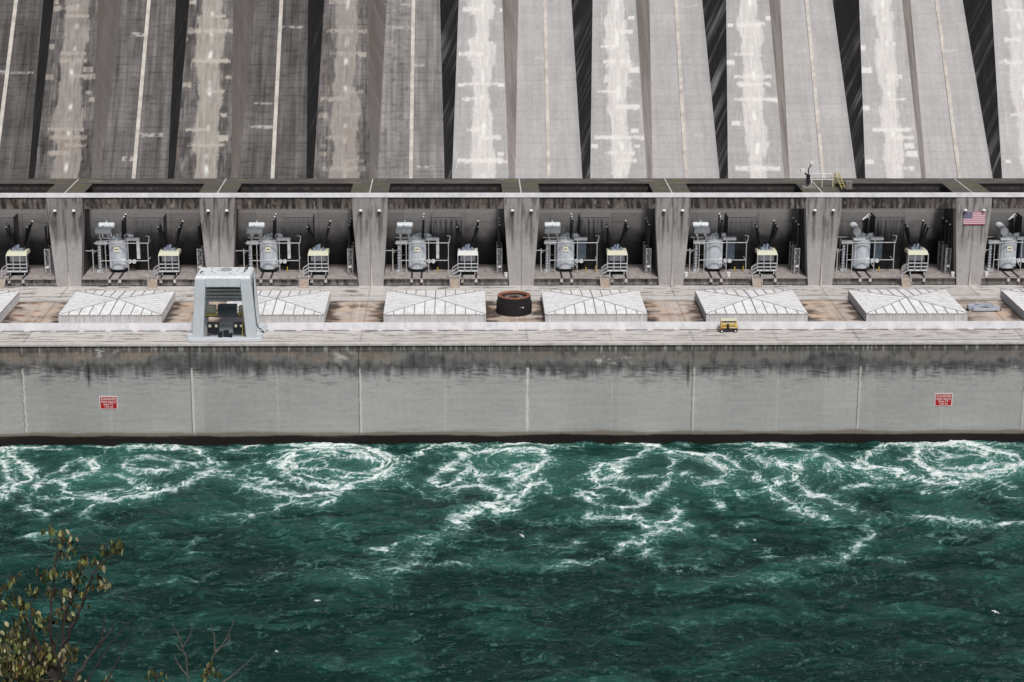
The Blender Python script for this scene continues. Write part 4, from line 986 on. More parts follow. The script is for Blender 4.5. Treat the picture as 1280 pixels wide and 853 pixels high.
    for xx, yy, z1 in ((-2.9, -3.0, 8.35), (-4.3, -3.0, 8.35), (3.1, -3.0, 9.3), (8.4, -3.0, 8.35), (8.4, 3.6, 11.2), (-5.0, 3.6, 8.35), (5.2, 3.6, 8.35)):
        m.tube([(xx, yy, 0), (xx, yy, z1)], .12)
    m.tube([(8.6, -3.0, 8.35), (8.9, -3.0, 10.2), (7.9, -2.4, 10.2)], .1); m.tube([(3.1, -3.0, 1.6), (1.8, -2.6, 3.4)], .1); m.tube([(8.4, 3.6, 11.2), (6.4, 3.6, 12.2)], .08)
    for xx in (-3.6, -1, 1.4, 4.6, 6.6): m.tube([(xx, -3.0, 8.35), (xx, -2.7, 8.0)], .07)
    m.build('sprinkler_pipe', PIPE, r)
    # isolating post at the left
    m = MB(); m.tube([(-6.6, -1.4, 0), (-6.6, -1.4, 6.4)], .17); m.tube([(-8.9, -1.4, 5.9), (-5.2, -1.4, 5.9)], .13); m.tube([(-6.6, -1.4, 5.0), (-5.8, -1.4, 5.9)], .09)
    m.build('cable_post', PIPE, r)
    return r
TL = {-3: ('grey transformer with cream plate and staggered tanks, left of the gantry crane', 0),
      -2: ('grey transformer with cream plate, first to the right of the gantry crane', 0),
      -1: ('grey transformer with cream plate, behind the hatch left of the rusty drum', 0),
      0: ('grey transformer with cream plate, behind the hatch right of the rusty drum', 2),
      1: ('grey transformer in the bay behind the yellow cart', 2),
      2: ('grey transformer with one fat tank pointing backwards, left of the flag', 1),
      3: ('grey transformer with one fat tank pointing backwards, right of the flag', 1)}
TX = {-3: 12.1, -2: 12.4, -1: 12.3, 0: 12.2, 1: 12.4, 2: 12.4, 3: 12.3}
protos = {}
for k in sorted(TL):
    lab, kd = TL[k]
    if kd not in protos: o = protos[kd] = make_transformer(kd)
    else: o = copy_tree(protos[kd])
    o.location = (40 * k + TX[k], 66.3, 2.104)
    tag(o, lab, 'transformer', 'power transformers in the powerhouse bays')
for ch in list(bpy.data.objects):
    if ch.name.startswith('name_plate') or ch.name.startswith('plate_mark'):
        if ch.parent and ch.parent.location.x > 50 and ch.parent.location.x < 100: bpy.data.objects.remove(ch)

# ------------------------------------------------------------------ small canopied transformers
def make_station(white=False):
    r = empty('canopied_transformer')
    MB().box(-2.1, 2.1, -.6, 2.6, 1.5, 5.4).build('tank', TGREY, r, bevel=.1)
    MB().frus(-2.75, 2.75, -2.3, 2.9, 5.5, -2.6, 2.6, -.8, 2.9, 6.35).build('canopy', WHITEP if white else CREAM, r)
    MB().box(-2.7, 2.7, -2.2, -1.2, 1.05, 1.35).build('walkway', TLIGHT, r)
    m = MB()
    for zz in (2.2, 3.2): m.tube([(-2.7, -2.2, zz), (2.7, -2.2, zz)], .16)
    for xx in (-2.65, -.9, .9, 2.65): m.tube([(xx, -2.2, 1.1), (xx, -2.2, 5.5)], .13)
    m.build('railing', PIPE, r)
    MB().box(-1.9, 1.7, -1.0, -.65, 3.7, 5.3).build('control_cubicle', TGREY, r)
    MB().box(-2.2, 2.2, -.95, -.62, 1.4, 3.5).build('radiator', DARK, r)
    m = MB()
    for i in range(5): m.box(-3.0 - i * .28, -2.7 - i * .28, -2.2, -1.2, 1.0 - i * .2, 1.12 - i * .2)
    for yy in (-2.2, -1.2):
        for dz in (.0, 1.0, 1.9): m.tube([(-2.7, yy, 1.1 + dz), (-4.1, yy, .05 + dz)], .09)
        m.tube([(-4.1, yy, 0), (-4.1, yy, 1.95)], .09)
    m.build('access_steps', PIPE, r)
    m = MB().box(-2.4, -1.7, -1.5, 2.4, .45, 1.0).box(1.7, 2.4, -1.5, 2.4, .45, 1.0).box(-2.5, 2.5, -1.0, 2.2, 1.01, 1.5)
    m.build('skid', DARK, r)
    for sx in (-2.05, 2.05):
        for sy in (-1, 2): MB().cyl((sx - .15, sy, .35), (sx + .15, sy, .35), .28, None, 10).build('wheel', DARK, r)
    m = MB(); m.tube([(-1.9, -1.8, .1), (-1.9, -1.8, 1.1)], .14); m.tube([(1.9, -1.8, .1), (1.9, -1.8, 1.1)], .14)
    m.build('leg', TLIGHT, r)
    for sg in (-1, 1):
        for i in range(3):
            y0 = -.2 + i * 1.2
            tr = MB().cyl((sg * 1.0, y0 + .4, 5.6), (sg * 1.25, y0 + .5, 7.3), .42, .34, 10).build('turret', BLUEG, r)
            bushing('bushing', (sg * 1.25, y0 + .5, 7.3), (sg * 2.8, y0 * 2.6 + 1.0, 12.6 + .1 * i), .56, r, cap=(i != 1))
    MB().cyl((0, .3, 6.2), (.3, .2, 8.0), .4, .3, 10).cyl((-.5, 1.2, 6.2), (-.4, 1.2, 7.6), .3, None, 8).build('oil_gauge', BLUEG, r)
    return r
SL = {-4: ('cream-roofed auxiliary transformer with fanned black insulators in the leftmost bay', 0),
      -3: ('cream-roofed auxiliary transformer with fanned black insulators, left of the gantry crane', 0),
      -2: ('cream-roofed auxiliary transformer with fanned black insulators, first right of the gantry crane', 0),
      -1: ('auxiliary transformer with fanned black insulators and the only white canopy', 1),
      0: ('cream-roofed auxiliary transformer right of the rusty drum, above the white hatch', 0),
      1: ('cream-roofed auxiliary transformer up and right of the yellow cart', 0),
      2: ('cream-roofed auxiliary transformer in the bay left of the flag', 0)}
SX = {-4: 26.0, -3: 26.3, -2: 26.0, -1: 25.9, 0: 25.9, 1: 26.2, 2: 26.9}
sp = {}
for k in sorted(SL):
    lab, wh = SL[k]
    if wh not in sp: o = sp[wh] = make_station(wh)
    else: o = copy_tree(sp[wh])
    o.location = (40 * k + SX[k], 63.0, 2.104)
    tag(o, lab, 'transformer', 'canopied auxiliary transformers in the bays')

# ------------------------------------------------------------------ insulator stands
def make_stand():
    r = empty('insulator_stand')
    for i in range(3):
        y0 = -1.6 + i * 4.1; x0 = 0
        m = MB(); h = 7.0
        for sx in (-.62, .62):
            for sy in (-.4, .4): m.tube([(x0 + sx, y0 + sy, 0), (x0 + sx, y0 + sy, h)], .10)
        for j in range(6):
            a = j * h / 6; b_ = (j + 1) * h / 6; s = 1 if j % 2 else -1
            m.tube([(x0 - .62 * s, y0 - .4, a), (x0 + .62 * s, y0 - .4, b_)], .06); m.tube([(x0 - .62, y0 - .4, a), (x0 + .62, y0 - .4, a)], .05)
        m.tube([(-.62, y0 - .4, h), (.62, y0 - .4, h)], .1)
        o = m.build('lattice_frame', PIPE, r)
        bushing('insulator', (x0, y0, h), (x0, y0, h + 6.4), .56, r)
    MB().box(-.38, .38, -2.35, -2.02, 1.9, 2.5).build('lamp_box', WCAP, r)
    MB().box(-.9, .9, -2.2, -1.0, 0, .22).build('foot', FLOORC, r)
    return r
NL = {-4: 'black insulator stack on a lattice stand in the leftmost bay', -3: 'black insulator stack on a lattice stand just left of the gantry crane',
      -2: 'black insulator stack on a lattice stand beside the third pier from the left', -1: 'black insulator stack on a lattice stand above and left of the rusty drum',
      0: 'black insulator stack on a lattice stand between the rusty drum and the yellow cart', 1: 'black insulator stack on a lattice stand up and right of the yellow cart',
      2: 'black insulator stack on a lattice stand beside the pier with the flag'}
ns = None
for k in sorted(NL):
    if ns is None: ns = o = make_stand()
    else: o = copy_tree(ns)
    o.location = (40 * k + 34.4 + (.9 if k == 2 else 0) - (.5 if k == -4 else 0), 63.9, 2.104); tag(o, NL[k], 'insulator', 'insulator stands beside the piers')

# ------------------------------------------------------------------ small things on the bay floors
def bollard_mesh(): return MB().cyl((0, 0, 0), (0, 0, 1.5), .16, None, 10).cyl((0, 0, 1.5), (0, 0, 1.62), .16, .06, 10)
b0 = None
for x_, y_, lab in [(-62.6, 64.6, 'yellow bollard on the bay floor right of the gantry crane'), (-22.2, 63.6, 'yellow bollard in the bay whose auxiliary transformer has a white roof'),
                (17.7, 63.4, 'left one of two yellow bollards in the bay right of the rusty drum'), (20.4, 65.0, 'right one of two yellow bollards in the bay right of the rusty drum'),
                (57.9, 63.6, 'left one of two yellow bollards in the bay behind the yellow cart'), (60.3, 64.4, 'right one of two yellow bollards in the bay behind the yellow cart'),
                (97, 63.4, 'yellow bollard in the bay left of the flag')]:
    if b0 is None: b0 = o = bollard_mesh().build('bollard', paint('bollard_yellow', (.55, .36, .06), .5), None, True)
    else: o = b0.copy(); C.objects.link(o)
    o.location = (x_, y_, 2.104); tag(o, lab, 'bollard', 'yellow bollards on the bay floors')
b0 = None
for x_, y_, lab in [(-116.9, 58.6, 'white barrel at the bay edge beside the leftmost pier'), (-3.9, 58.7, 'white barrel at the bay edge above the rusty drum'),
                (44.2, 58.7, 'white barrel against the pier up and left of the yellow cart'), (55.6, 58.7, 'white barrel below the transformer behind the yellow cart'),
                (115.9, 58.7, 'white barrel at the left foot of the pier with the flag'), (125.0, 58.7, 'white barrel at the right foot of the pier with the flag')]:
    if b0 is None:
        m = MB().lathe((0, 0, 0), [(0, 0), (.42, 0), (.46, .4), (.50, .42), (.5, .5), (.46, .52), (.48, 1.1), (.55, 1.15), (.5, 1.3), (0, 1.32)], 18)
        b0 = o = m.build('barrel', WCAP, None, True)
    else: o = b0.copy(); C.objects.link(o)
    o.location = (x_, y_, 2.104); tag(o, lab, 'barrel', 'white barrels at the bay edges')
def make_steps():
    r = empty('concrete_steps'); m = MB()
    for i in range(6): m.box(-1.15, 1.15, -2.1 + i * .36, -2.1 + (i + 1) * .36 + (0.0), 0, .34 * (i + 1))
    m.build('flight', STEPM, r)
    MB().box(-2.3, 2.2, .08, 1.0, 1.75, 2.28).build('landing', LEDGE, r)
    for sx in (-1.25, 1.25):
        m = MB(); m.tube([(sx, -2.0, 0), (sx, -2.0, 1.1), (sx, .2, 3.2)], .07); m.tube([(sx, .2, 2.2), (sx, .2, 3.2)], .07)
        m.build('handrail', PIPE, r)
    return r
s0 = None
for k, lab in [(-4, 'steps at the far left edge of the picture'), (-3, 'steps left of the gantry crane'), (-2, 'steps first to the right of the gantry crane'),
               (-1, 'steps below the auxiliary transformer with the white roof'), (0, 'steps right of the rusty drum'), (1, 'steps up and right of the yellow cart'), (2, 'steps left of the flag')]:
    if s0 is None: s0 = o = make_steps()
    else: o = copy_tree(s0)
    o.location = (40 * k + 22.4 + (.6 if k > 0 else 0), 57.5, .004); tag(o, 'tan concrete ' + lab, 'steps', 'steps up to the transformer bays')
# lamps on the piers
def make_lamp():
    r = empty('pier_lamp')
    m = MB(); prof = [(0, .42), (.34, .36), (.5, .1), (.5, -.08), (.42, -.12), (0, -.14)]
    m.lathe((0, -.62, 0), prof, 16).build('lamp_shade', WCAP, r, True)
    MB().tube([(0, 0, -.5), (0, -.3, -.35), (0, -.62, -.12)], .08).box(-.16, .16, -.1, 0, -.7, -.3).build('bracket', DARK, r)
    return r
PN = {-3: 'leftmost pier', -2: 'pier just behind the gantry crane', -1: 'third pier from the left', 0: 'pier above the rusty drum', 1: 'pier left of the yellow cart',
      2: 'pier next left of the flag pier', 3: 'pier that carries the flag'}
l0 = None
for k in sorted(PN):
    for sx, w_ in ((-2.4, 'left'), (2.5, 'right')):
        if l0 is None: l0 = o = make_lamp()
        else: o = copy_tree(l0)
        if k == 3: sx = -2.3 if sx < 0 else 2.6
        o.location = (40 * k + .1 + sx, 57.78, 20.5)
        tag(o, 'round white lamp, %s of the pair on the %s' % (w_, PN[k]), 'lamp', 'white lamps near the pier tops')

# ------------------------------------------------------------------ flag and signs
fl = tag(empty('flag', (117.5, 57.5, 16.6)), 'red, white and blue flag with stars and stripes fixed flat to a concrete pier', 'flag')
FW, FH = 5.8, 3.5
MB().box(0, FW, 0, .12, 0, FH).build('cloth', FWHITE, fl)
m = MB()
for i in range(0, 13, 2):
    za = FH * i / 13; m.box(0, FW, -.02, -.004, za + .004, za + FH / 13 - .004)
m.build('red_stripes', FRED, fl)
MB().box(.0, FW * .4, -.045, -.024, FH * 6 / 13, FH).build('canton', NAVY, fl)
m = MB()
for rr in range(9):
    nst = 6 if rr % 2 == 0 else 5
    for cc_ in range(nst):
        sx = FW * .4 * ((cc_ + .5) / 6 + (0 if nst == 6 else .5 / 6)); sz = FH * 6 / 13 + FH * 7 / 13 * (rr + .6) / 9.2
        pts = []
        for q in range(10):
            a = PI / 2 + q * PI / 5; rad = .10 if q % 2 == 0 else .04
            pts.append((sx + rad * math.cos(a), -.05, sz + rad * math.sin(a)))
        m.poly([(sx, -.05, sz)] + pts, [(0, 1 + q, 1 + (q + 1) % 10) for q in range(10)])
m.build('stars', FWHITE, fl)

def text_mesh(s, size, width=None):
    cu = bpy.data.curves.new('t', 'FONT'); cu.body = s; cu.size = size; cu.align_x = 'CENTER'; cu.extrude = .01; cu.offset = .012 * size
    to = bpy.data.objects.new('t', cu); C.objects.link(to)
    dg = bpy.context.evaluated_depsgraph_get(); me = bpy.data.meshes.new_from_object(to.evaluated_get(dg))
    C.objects.unlink(to); bpy.data.objects.remove(to)
    if width:
        xs = [v.co.x for v in me.vertices]; w_ = max(xs) - min(xs); me.transform(Matrix.Diagonal((width / w_, 1, 1, 1)))
    return me
def make_sign():
    r = empty('danger_sign'); W, H = 4.3, 3.25
    MB().box(-W / 2, W / 2, -.10, 0, -H / 2, H / 2).build('border', WHITE, r)
    MB().box(-W / 2 + .2, W / 2 - .2, -.13, -.104, -H / 2 + .22, H / 2 - .18).build('panel', RED, r)
    for s, sz, w_, z_ in (('DANGER', .80, 3.5, .70), ('KEEP BACK', .68, 3.55, .02), ('500 FT', .60, 2.4, -.60), ('150 M', .52, 1.9, -1.18)):
        me = text_mesh(s, sz, w_); me.transform(Matrix.Translation((0, -.145, z_)) @ Matrix.Rotation(PI / 2, 4, 'X'))
        me.materials.clear(); me.materials.append(WHITE)
        o = bpy.data.objects.new('lettering', me); C.objects.link(o); o.parent = r
    return r
s1_ = make_sign(); s1_.location = (-100.1, -.02, -14.3)
tag(s1_, 'red danger sign on the river wall, below and left of the gantry crane', 'sign', 'red danger signs on the river wall')
s2_ = copy_tree(s1_); s2_.location = (100.5, -.02, -14.2)
tag(s2_, 'red danger sign on the river wall, at the right below the flag', 'sign', 'red danger signs on the river wall')

# ------------------------------------------------------------------ rig on the road slab
rg = tag(empty('lamp_mast', (77.2, 66.5, 24.754)), 'black mast with white floodlights on the road slab above the piers', 'mast')
MB().cyl((0, 0, 0), (0, 0, 5.2), .22, .16, 8).bar((0, 0, 5.2), (.7, 0, 6.4), .25).build('mast', DARK, rg)
MB().box(-2.1, -1.0, -.5, .4, 4.0, 5.2).box(.3, 1.3, -.4, .4, 6.4, 7.2).build('floodlight', WCAP, rg, bevel=.08)
MB().box(-1.6, 1.9, -1.2, 1.2, .0, .5).build('foot_plate', LEDGE, rg)
MB().bar((-1.3, 0, 4.4), (0, 0, 3.2), .4).box(-.5, .5, -.3, .3, 1.2, 3.6).build('winch', DARK, rg)
rl = tag(empty('guard_rail', (78.4, 68.0, 24.754)), 'thin white guard rail between the black mast and the yellow ladder', 'railing')
m = MB()
for zz in (2.0, 3.6): m.tube([(0, 0, zz), (5.8, 0, zz)], .12)
for xx in (0, 2.9, 5.8): m.tube([(xx, 0, 0), (xx, 0, 3.6)], .1)
m.build('rails', WCAP, rl)
ld = tag(empty('access_ladder', (84.6, 66.5, 24.754)), 'small yellow access ladder on the road slab beside a grey bin', 'ladder')
m = MB(); m.tube([(0, 1.5, 3.8), (1.6, -1.5, 0)], .14); m.tube([(1.0, 1.5, 3.8), (2.6, -1.5, 0)], .14); m.tube([(0, 1.5, 3.8), (0, 1.5, 0)], .12); m.tube([(-1.2, 1.5, 2.6), (1.2, 1.5, 2.6)], .12)
m.build('rails', YEL, ld)
m = MB()
for i in range(6): t_ = i / 6; m.tube([(1.6 * t_, 1.5 - 3 * t_, 3.8 - 3.8 * t_), (1 + 1.6 * t_, 1.5 - 3 * t_, 3.8 - 3.8 * t_)], .09)
m.build('rungs', YEL, ld)
bn = tag(empty('bin', (87.4, 62.4, 24.754)), 'small grey bin with a black base on the road slab right of the yellow ladder', 'bin')
MB().frus(-.7, .7, -.6, .6, .5, -.9, .9, -.8, .8, 2.6).build('body', LEDGE, bn)
MB().box(-.8, .8, -.7, .7, 0, .5).build('base', DARK, bn)

# ------------------------------------------------------------------ gulls
def make_gull():
    r = empty('gull')
    m = MB().lathe((0, 0, 0), [(0, -.42), (.05, -.36), (.11, -.12), (.12, .06), (.08, .22), (.09, .30), (.07, .38), (0, .44)], 12)
    m.v = [(x, z, y) for x, y, z in m.v]; m.build('body', GULLW, r, True)
    for s in (-1, 1):
        m = MB(); a = [(0, -.12, .04), (0, .14, .04), (s * .42, .10, .26), (s * .42, -.12, .24), (s * .95, -.18, .14), (s * .88, -.24, .12)]
        b_ = [(x, y, z + .03) for x, y, z in a]
        m.poly(a + b_, [(0, 1, 2, 3), (3, 2, 4, 5), (9, 8, 7, 6), (11, 10, 8, 9), (0, 3, 9, 6), (3, 5, 11, 9), (2, 1, 7, 8), (4, 2, 8, 10), (5, 4, 10, 11)])
        m.build('wing', GULLW, r)
    m = MB().cyl((0, .42, 0), (0, .54, -.03), .035, .01, 6).build('beak', YEL, r)
    return r
g0 = None
for x_, y_, z_, rz, lab in [(-43, -106, -20.4, .6, 'white gull over the dark water left of centre'), (-3.3, -73, -20.4, -.8, 'white gull over the water below the middle of the river wall'),
                        (44, -76, -20.4, 1.2, 'white gull over the water right of centre'), (83.7, -113, -20.4, -.4, 'white gull low over the water near the lower right corner'),
                        (-48.5, -128.6, -20.4, 1.9, 'white gull nearest the bottom edge of the picture')]:
    if g0 is None: g0 = o = make_gull()
    else: o = copy_tree(g0)
    o.location = (x_, y_, z_); o.rotation_euler = (.5, 0.25, rz); o.scale = (.8, .8, .8)
    tag(o, lab, 'gull', 'gulls over the river')

# ------------------------------------------------------------------ shrubs on the near bank
CAMLOC = Vector((-15.22, -448.0, 125.48))
def leaf_mat(name, cols):
    m, nt, b = newmat(name)
    oi = N(nt, 'ShaderNodeAttribute', attribute_name='Col')
    n1 = noise_node(nt, 40, (1, 1, 1), 3, .6)
    nt.links.new(mixc(nt, rng(nt, n1.outputs[0], .3, .7, 0, .35), oi.outputs['Color'], (.03, .03, .012)), b.inputs['Base Color'])
    b.inputs['Roughness'].default_value = .5
    try: b.inputs['Subsurface Weight'].default_value = .0
    except Exception: pass
    return m
LEAF = leaf_mat('dull_leaf', None)
LC = [(.12, .14, .03), (.24, .25, .08), (.07, .08, .02), (.035, .04, .012), (.05, .055, .015), (.32, .33, .15), (.13, .08, .025), (.07, .06, .02), (.04, .035, .014), (.40, .36, .22)]
class Leaves:
    def __init__(s): s.v = []; s.f = []; s.c = []
    def add(s, p, d, size, rs):
        d = d.normalized(); side = d.cross(Vector((rs.uniform(-1, 1), rs.uniform(-1, 1), rs.uniform(-.4, .4)))).normalized(); nrm = d.cross(side)
        w = size * (.26 + .10 * rs.random()); col = rs.choice(LC); b = len(s.v); k = .75 + .5 * rs.random()
        cup = nrm * size * .10
        pts = [p, p + d * size * .3 + side * w * .85 + cup, p + d * size * .65 + side * w * .75 + cup, p + d * size - nrm * size * .08, p + d * size * .65 - side * w * .75 + cup, p + d * size * .3 - side * w * .85 + cup, p + d * size * .5]
        s.v += [tuple(q) for q in pts]; s.c += [(col[0] * k, col[1] * k, col[2] * k, 1)] * 7
        s.f += [(b, b + 1, b + 6), (b + 1, b + 2, b + 6), (b + 2, b + 3, b + 6), (b + 3, b + 4, b + 6), (b + 4, b + 5, b + 6), (b + 5, b, b + 6)]
    def build(s, name, parent):
        me = bpy.data.meshes.new(name); me.from_pydata(s.v, [], s.f); me.update()
        a = me.color_attributes.new('Col', 'FLOAT_COLOR', 'POINT'); a.data.foreach_set('color', np.array(s.c, np.float32).reshape(-1))
        me.materials.append(LEAF); o = bpy.data.objects.new(name, me); C.objects.link(o); o.parent = parent; return o
def W3(rx, up, ahead):                     # metres right of, below and ahead of the look-out point
    return CAMLOC + Vector((rx, ahead, up))
def wiggly(m, a, b, r0, r1, rs, n=6, amp=.04):
    pts = [a.lerp(b, i / n) + Vector((rs.uniform(-amp, amp), rs.uniform(-amp, amp), rs.uniform(-amp, amp))) * (0 < i < n) for i in range(n + 1)]
    for i in range(n):
        m.cyl(pts[i], pts[i + 1], r0 + (r1 - r0) * i / n, r0 + (r1 - r0) * (i + 1) / n, 6, caps=False)
    return pts
def cluster(L, m, p, rs, n=9, spread=.07, size=.062):
    for i in range(n):
        q = p + Vector((rs.gauss(0, spread), rs.gauss(0, spread * 1.2), rs.gauss(0, spread * .75)))
        L.add(q, Vector((rs.uniform(-.5, .5), rs.uniform(-.5, .5), -1 + rs.uniform(-.2, .3))), size * rs.uniform(.8, 1.4), rs)
def shrub(name, label, base, main_pts, limbs, clusters, twigs=(), fill=(), seed=1, cat='shrub'):
    rs = random.Random(seed); root = tag(empty(name, base), label, cat, None)
    m = MB(); L = Leaves(); mat_ = BARK if name != 'bare_sapling' else TWIG; inv = Matrix.Translation(-base)
    def put(mb):
        o = mb.build('branch', mat_, root); o.matrix_parent_inverse = inv
    pts = [base] + [W3(*q) for q in main_pts]
    nseg = len(pts) - 1
    for i in range(nseg):
        wiggly(m, pts[i], pts[i + 1], .11 - .07 * i / nseg, .11 - .07 * (i + 1) / nseg, rs, 5, .03)
    for lb in limbs:
        q = [W3(*x) for x in lb]; n = len(q) - 1
        mb = MB()
        for i in range(n): wiggly(mb, q[i], q[i + 1], .020 - .014 * i / n, .020 - .014 * (i + 1) / n, rs, 5, .015)
        put(mb)
    for tw in twigs:
        q = [W3(*x) for x in tw]; n = len(q) - 1
        mb = MB()
        for i in range(n): wiggly(mb, q[i], q[i + 1], .010 - .007 * i / n, .010 - .007 * (i + 1) / n, rs, 4, .008)
        put(mb)
    for c_ in clusters:
        cluster(L, m, W3(c_[0], c_[1], c_[2]), rs, 9 if len(c_) < 4 else c_[3], .036, .066)
    for (cx, cz, cy, sx, sz, sy, cnt) in fill:                      # denser mass of leaf clumps lower down
        for i in range(cnt):
            p = W3(cx + rs.gauss(0, sx), cz + rs.gauss(0, sz), cy + rs.gauss(0, sy))
            cluster(L, m, p, rs, 13, .05, .066)
            if i % 8 == 0:
                t_ = min(pts, key=lambda a: (a - p).length); mb = MB(); wiggly(mb, p, t_.lerp(p, .02) + Vector((0, 0, -.1)), .005, .014, rs, 5, .02); put(mb)
    st = m.build('stem', BARK if name != 'bare_sapling' else TWIG, root)
    st.matrix_parent_inverse = Matrix.Translation(-base)
    if L.v:
        lo = L.build('foliage', root); lo.matrix_parent_inverse = Matrix.Translation(-base)
    return root
CL = [(-4.03, -6.86), (-3.96, -6.93), (-3.88, -6.99), (-3.84, -7.06), (-3.93, -7.14), (-4.1, -7.31), (-4.0, -7.28), (-3.91, -7.38), (-3.50, -7.08), (-3.39, -7.04), (-3.44, -7.11),
      (-3.72, -7.22), (-3.63, -7.28), (-3.78, -7.35), (-3.83, -7.44), (-3.88, -7.5), (-3.76, -7.55), (-3.61, -7.45), (-3.54, -7.47), (-3.9, -7.6), (-4.09, -7.57), (-4.18, -7.75), (-4.26, -7.55),
      (-4.45, -7.43), (-4.55, -7.47), (-4.53, -7.6), (-4.43, -7.68), (-4.35, -7.7), (-4.0, -7.76), (-3.86, -7.74), (-3.93, -7.82)]
rs_ = random.Random(3)
shrub('leafy_shrub', 'tall leafy shrub with drooping olive and ochre leaves at the lower left corner', Vector(W3(-4.25, -15.6, 17.4)),
      [(-4.2, -12.0, 17.6), (-4.15, -9.4, 17.9), (-4.06, -8.4, 18)],
      [[(-4.06, -8.5, 18), (-3.95, -7.8, 18.05), (-3.82, -7.45, 18.1), (-3.72, -7.2, 18.1)], [(-4.06, -8.4, 18), (-4.08, -7.9, 17.9), (-4.02, -7.4, 17.9), (-3.96, -7.0, 17.9)],
       [(-4.02, -8.2, 18), (-3.8, -7.75, 17.9), (-3.62, -7.3, 17.8), (-3.42, -7.08, 17.8)], [(-4.1, -8.5, 18), (-4.32, -8.0, 18.1), (-4.5, -7.6, 18.1)],
       [(-4.1, -8.7, 18), (-4.0, -8.25, 18.2), (-3.9, -7.8, 18.2)], [(-4.15, -8.9, 18), (-4.3, -8.4, 17.9), (-4.26, -7.6, 17.9)], [(-3.95, -8.6, 18), (-3.75, -8.3, 18.1), (-3.6, -8.1, 18.1)]],
      [(x, z, 18 + rs_.uniform(-.15, .15), 11) for x, z in CL],
      [[(-4.1, -8.7, 18), (-3.89, -8.18, 18), (-3.8, -8.06, 18)], [(-4.0, -8.7, 18.1), (-3.75, -8.3, 18.1), (-3.5, -8.0, 18.1)], [(-3.75, -8.3, 18.1), (-3.62, -8.15, 18.1), (-3.5, -7.98, 18.1)], [(-3.62, -8.15, 18.1), (-3.58, -7.83, 18.1)],
       [(-3.9, -8.75, 18.2), (-3.55, -8.2, 18.2), (-3.3, -7.92, 18.2)], [(-4.1, -8.3, 18.), (-4.0, -7.9, 18.)], [(-3.7, -8.8, 18.2), (-3.45, -8.3, 18.2), (-3.38, -8.15, 18.2)]],
      [(-4.46, -8.12, 18, .11, .16, .25, 24), (-4.36, -8.45, 18, .17, .16, .3, 32), (-4.2, -8.42, 18, .16, .12, .25, 18), (-4.25, -9.2, 17.9, .42, .35, .5, 80), (-4.3, -10.4, 17.8, .6, .5, .6, 90)], seed=4)
shrub('leafy_shrub', 'small clump of brown-green leaves at the bottom edge, right of the tall shrub', Vector(W3(-3.15, -14.8, 17.9)),
      [(-3.2, -11, 17.9), (-3.15, -8.7, 18)], [[(-3.15, -8.9, 18), (-3.22, -8.55, 18)], [(-3.15, -8.9, 18), (-3.06, -8.45, 18)]],
      [(-3.2, -8.50, 18, 6), (-3.09, -8.46, 18, 6), (-3.14, -8.6, 18, 9), (-3.27, -8.6, 18, 7), (-3.02, -8.55, 18, 6)], (), [(-3.15, -9.0, 18, .16, .2, .2, 24)], seed=8)
shrub('leafy_shrub', 'low leafy sprigs peeping over the bottom edge between the tall shrub and the small clump', Vector(W3(-3.62, -14.8, 18)), [(-3.62, -11, 18), (-3.62, -9.0, 18)], [[(-3.62, -9.0, 18), (-3.7, -8.62, 18)], [(-3.62, -9.0, 18), (-3.52, -8.58, 18)]],
      [(-3.7, -8.66, 18, 7), (-3.53, -8.62, 18, 7), (-3.6, -8.74, 18, 9), (-3.82, -8.6, 18, 6)], (), [(-3.65, -9.0, 18, .2, .14, .2, 16)], seed=18)
shrub('bare_sapling', 'bare pale forked twigs at the bottom edge, left one of two saplings', Vector(W3(-2.74, -14.8, 18)), [(-2.74, -11.0, 18), (-2.75, -8.9, 18)], (), (),
      [[(-2.75, -8.95, 18), (-2.77, -8.3, 18), (-2.82, -8.12, 18), (-2.9, -7.9, 18)], [(-2.80, -8.16, 18), (-2.71, -7.98, 18)], [(-2.83, -8.1, 18), (-2.86, -7.98, 18)], [(-2.76, -8.5, 18), (-2.87, -8.33, 18), (-2.89, -8.25, 18)], [(-2.78, -8.25, 18), (-2.88, -8.12, 18)]], seed=9)
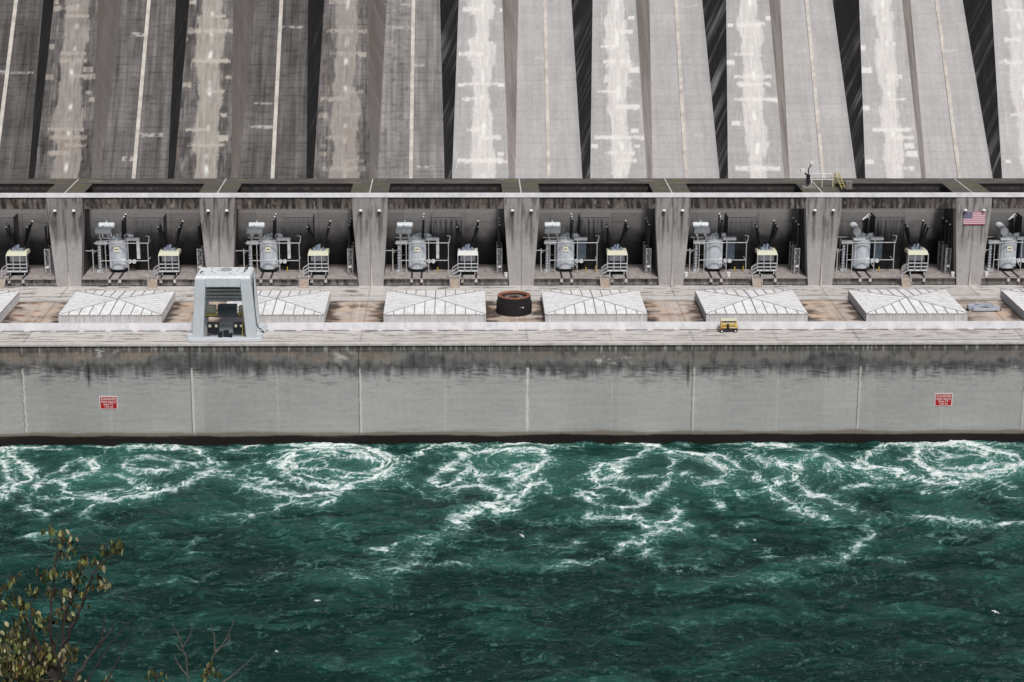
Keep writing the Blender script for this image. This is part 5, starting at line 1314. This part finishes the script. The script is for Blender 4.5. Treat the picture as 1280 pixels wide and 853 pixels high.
shrub('bare_sapling', 'pale forked twigs with a few brown leaves, right one of two saplings', Vector(W3(-2.66, -14.8, 18.1)), [(-2.72, -11.0, 18.1), (-2.72, -8.9, 18.1)], (),
      [(-2.58, -8.36, 18.1, 6), (-2.55, -8.46, 18.1, 8), (-2.63, -8.52, 18.1, 7), (-2.50, -8.50, 18.1, 5)],
      [[(-2.72, -8.95, 18.1), (-2.52, -8.3, 18.1), (-2.38, -8.12, 18.1), (-2.3, -7.92, 18.1)], [(-2.5, -8.27, 18.1), (-2.5, -8.1, 18.1), (-2.53, -7.96, 18.1)], [(-2.5, -8.26, 18.1), (-2.38, -8.18, 18.1), (-2.34, -8.08, 18.1)], [(-2.6, -8.7, 18.1), (-2.3, -8.5, 18.1), (-2.1, -8.3, 18.1)]], seed=10)

# ------------------------------------------------------------------ light, sky, camera
scene = bpy.context.scene
w = bpy.data.worlds.new('World'); scene.world = w; w.use_nodes = True
nt = w.node_tree; bg = nt.nodes['Background']
sk = nt.nodes.new('ShaderNodeTexSky'); sk.sky_type = 'NISHITA'; sk.sun_disc = False
SUN_EL, SUN_AZ = math.radians(56), math.radians(166)      # azimuth from +Y, clockwise
sk.sun_elevation = SUN_EL; sk.sun_rotation = SUN_AZ; sk.air_density = 1.0; sk.dust_density = 3.0; sk.ozone_density = 1.0
hs = nt.nodes.new('ShaderNodeHueSaturation'); hs.inputs['Saturation'].default_value = .45
nt.links.new(sk.outputs[0], hs.inputs['Color']); nt.links.new(hs.outputs[0], bg.inputs['Color'])
bg.inputs['Strength'].default_value = .082
sl = bpy.data.lights.new('sun', 'SUN'); sl.energy = 2.9; sl.angle = math.radians(11); sl.color = (1, .97, .93)
so = bpy.data.objects.new('sun', sl); C.objects.link(so)
sd = Vector((math.sin(SUN_AZ) * math.cos(SUN_EL), math.cos(SUN_AZ) * math.cos(SUN_EL), math.sin(SUN_EL)))
so.rotation_euler = sd.to_track_quat('Z', 'Y').to_euler(); so.location = (0, -100, 200)

cam = bpy.data.cameras.new('camera'); co = bpy.data.objects.new('camera', cam); C.objects.link(co)
fw = Vector((0.0246446, 0.9630795, -0.2680867)); rt = Vector((0.9996936, -0.0243582, 0.0043947)); up = Vector((0.0022977, 0.2681128, 0.9633848))
co.matrix_world = Matrix(((rt.x, up.x, -fw.x, -15.2201), (rt.y, up.y, -fw.y, -447.9993), (rt.z, up.z, -fw.z, 125.4822), (0, 0, 0, 1)))
cam.sensor_width = 36; cam.lens = 36 * 2442.377 / 1280; cam.clip_start = .5; cam.clip_end = 3000
scene.camera = co
vs = scene.view_settings; vs.view_transform = 'Standard'; vs.look = 'None'; vs.gamma = 1; vs.exposure = 0.0; vs.use_curve_mapping = False
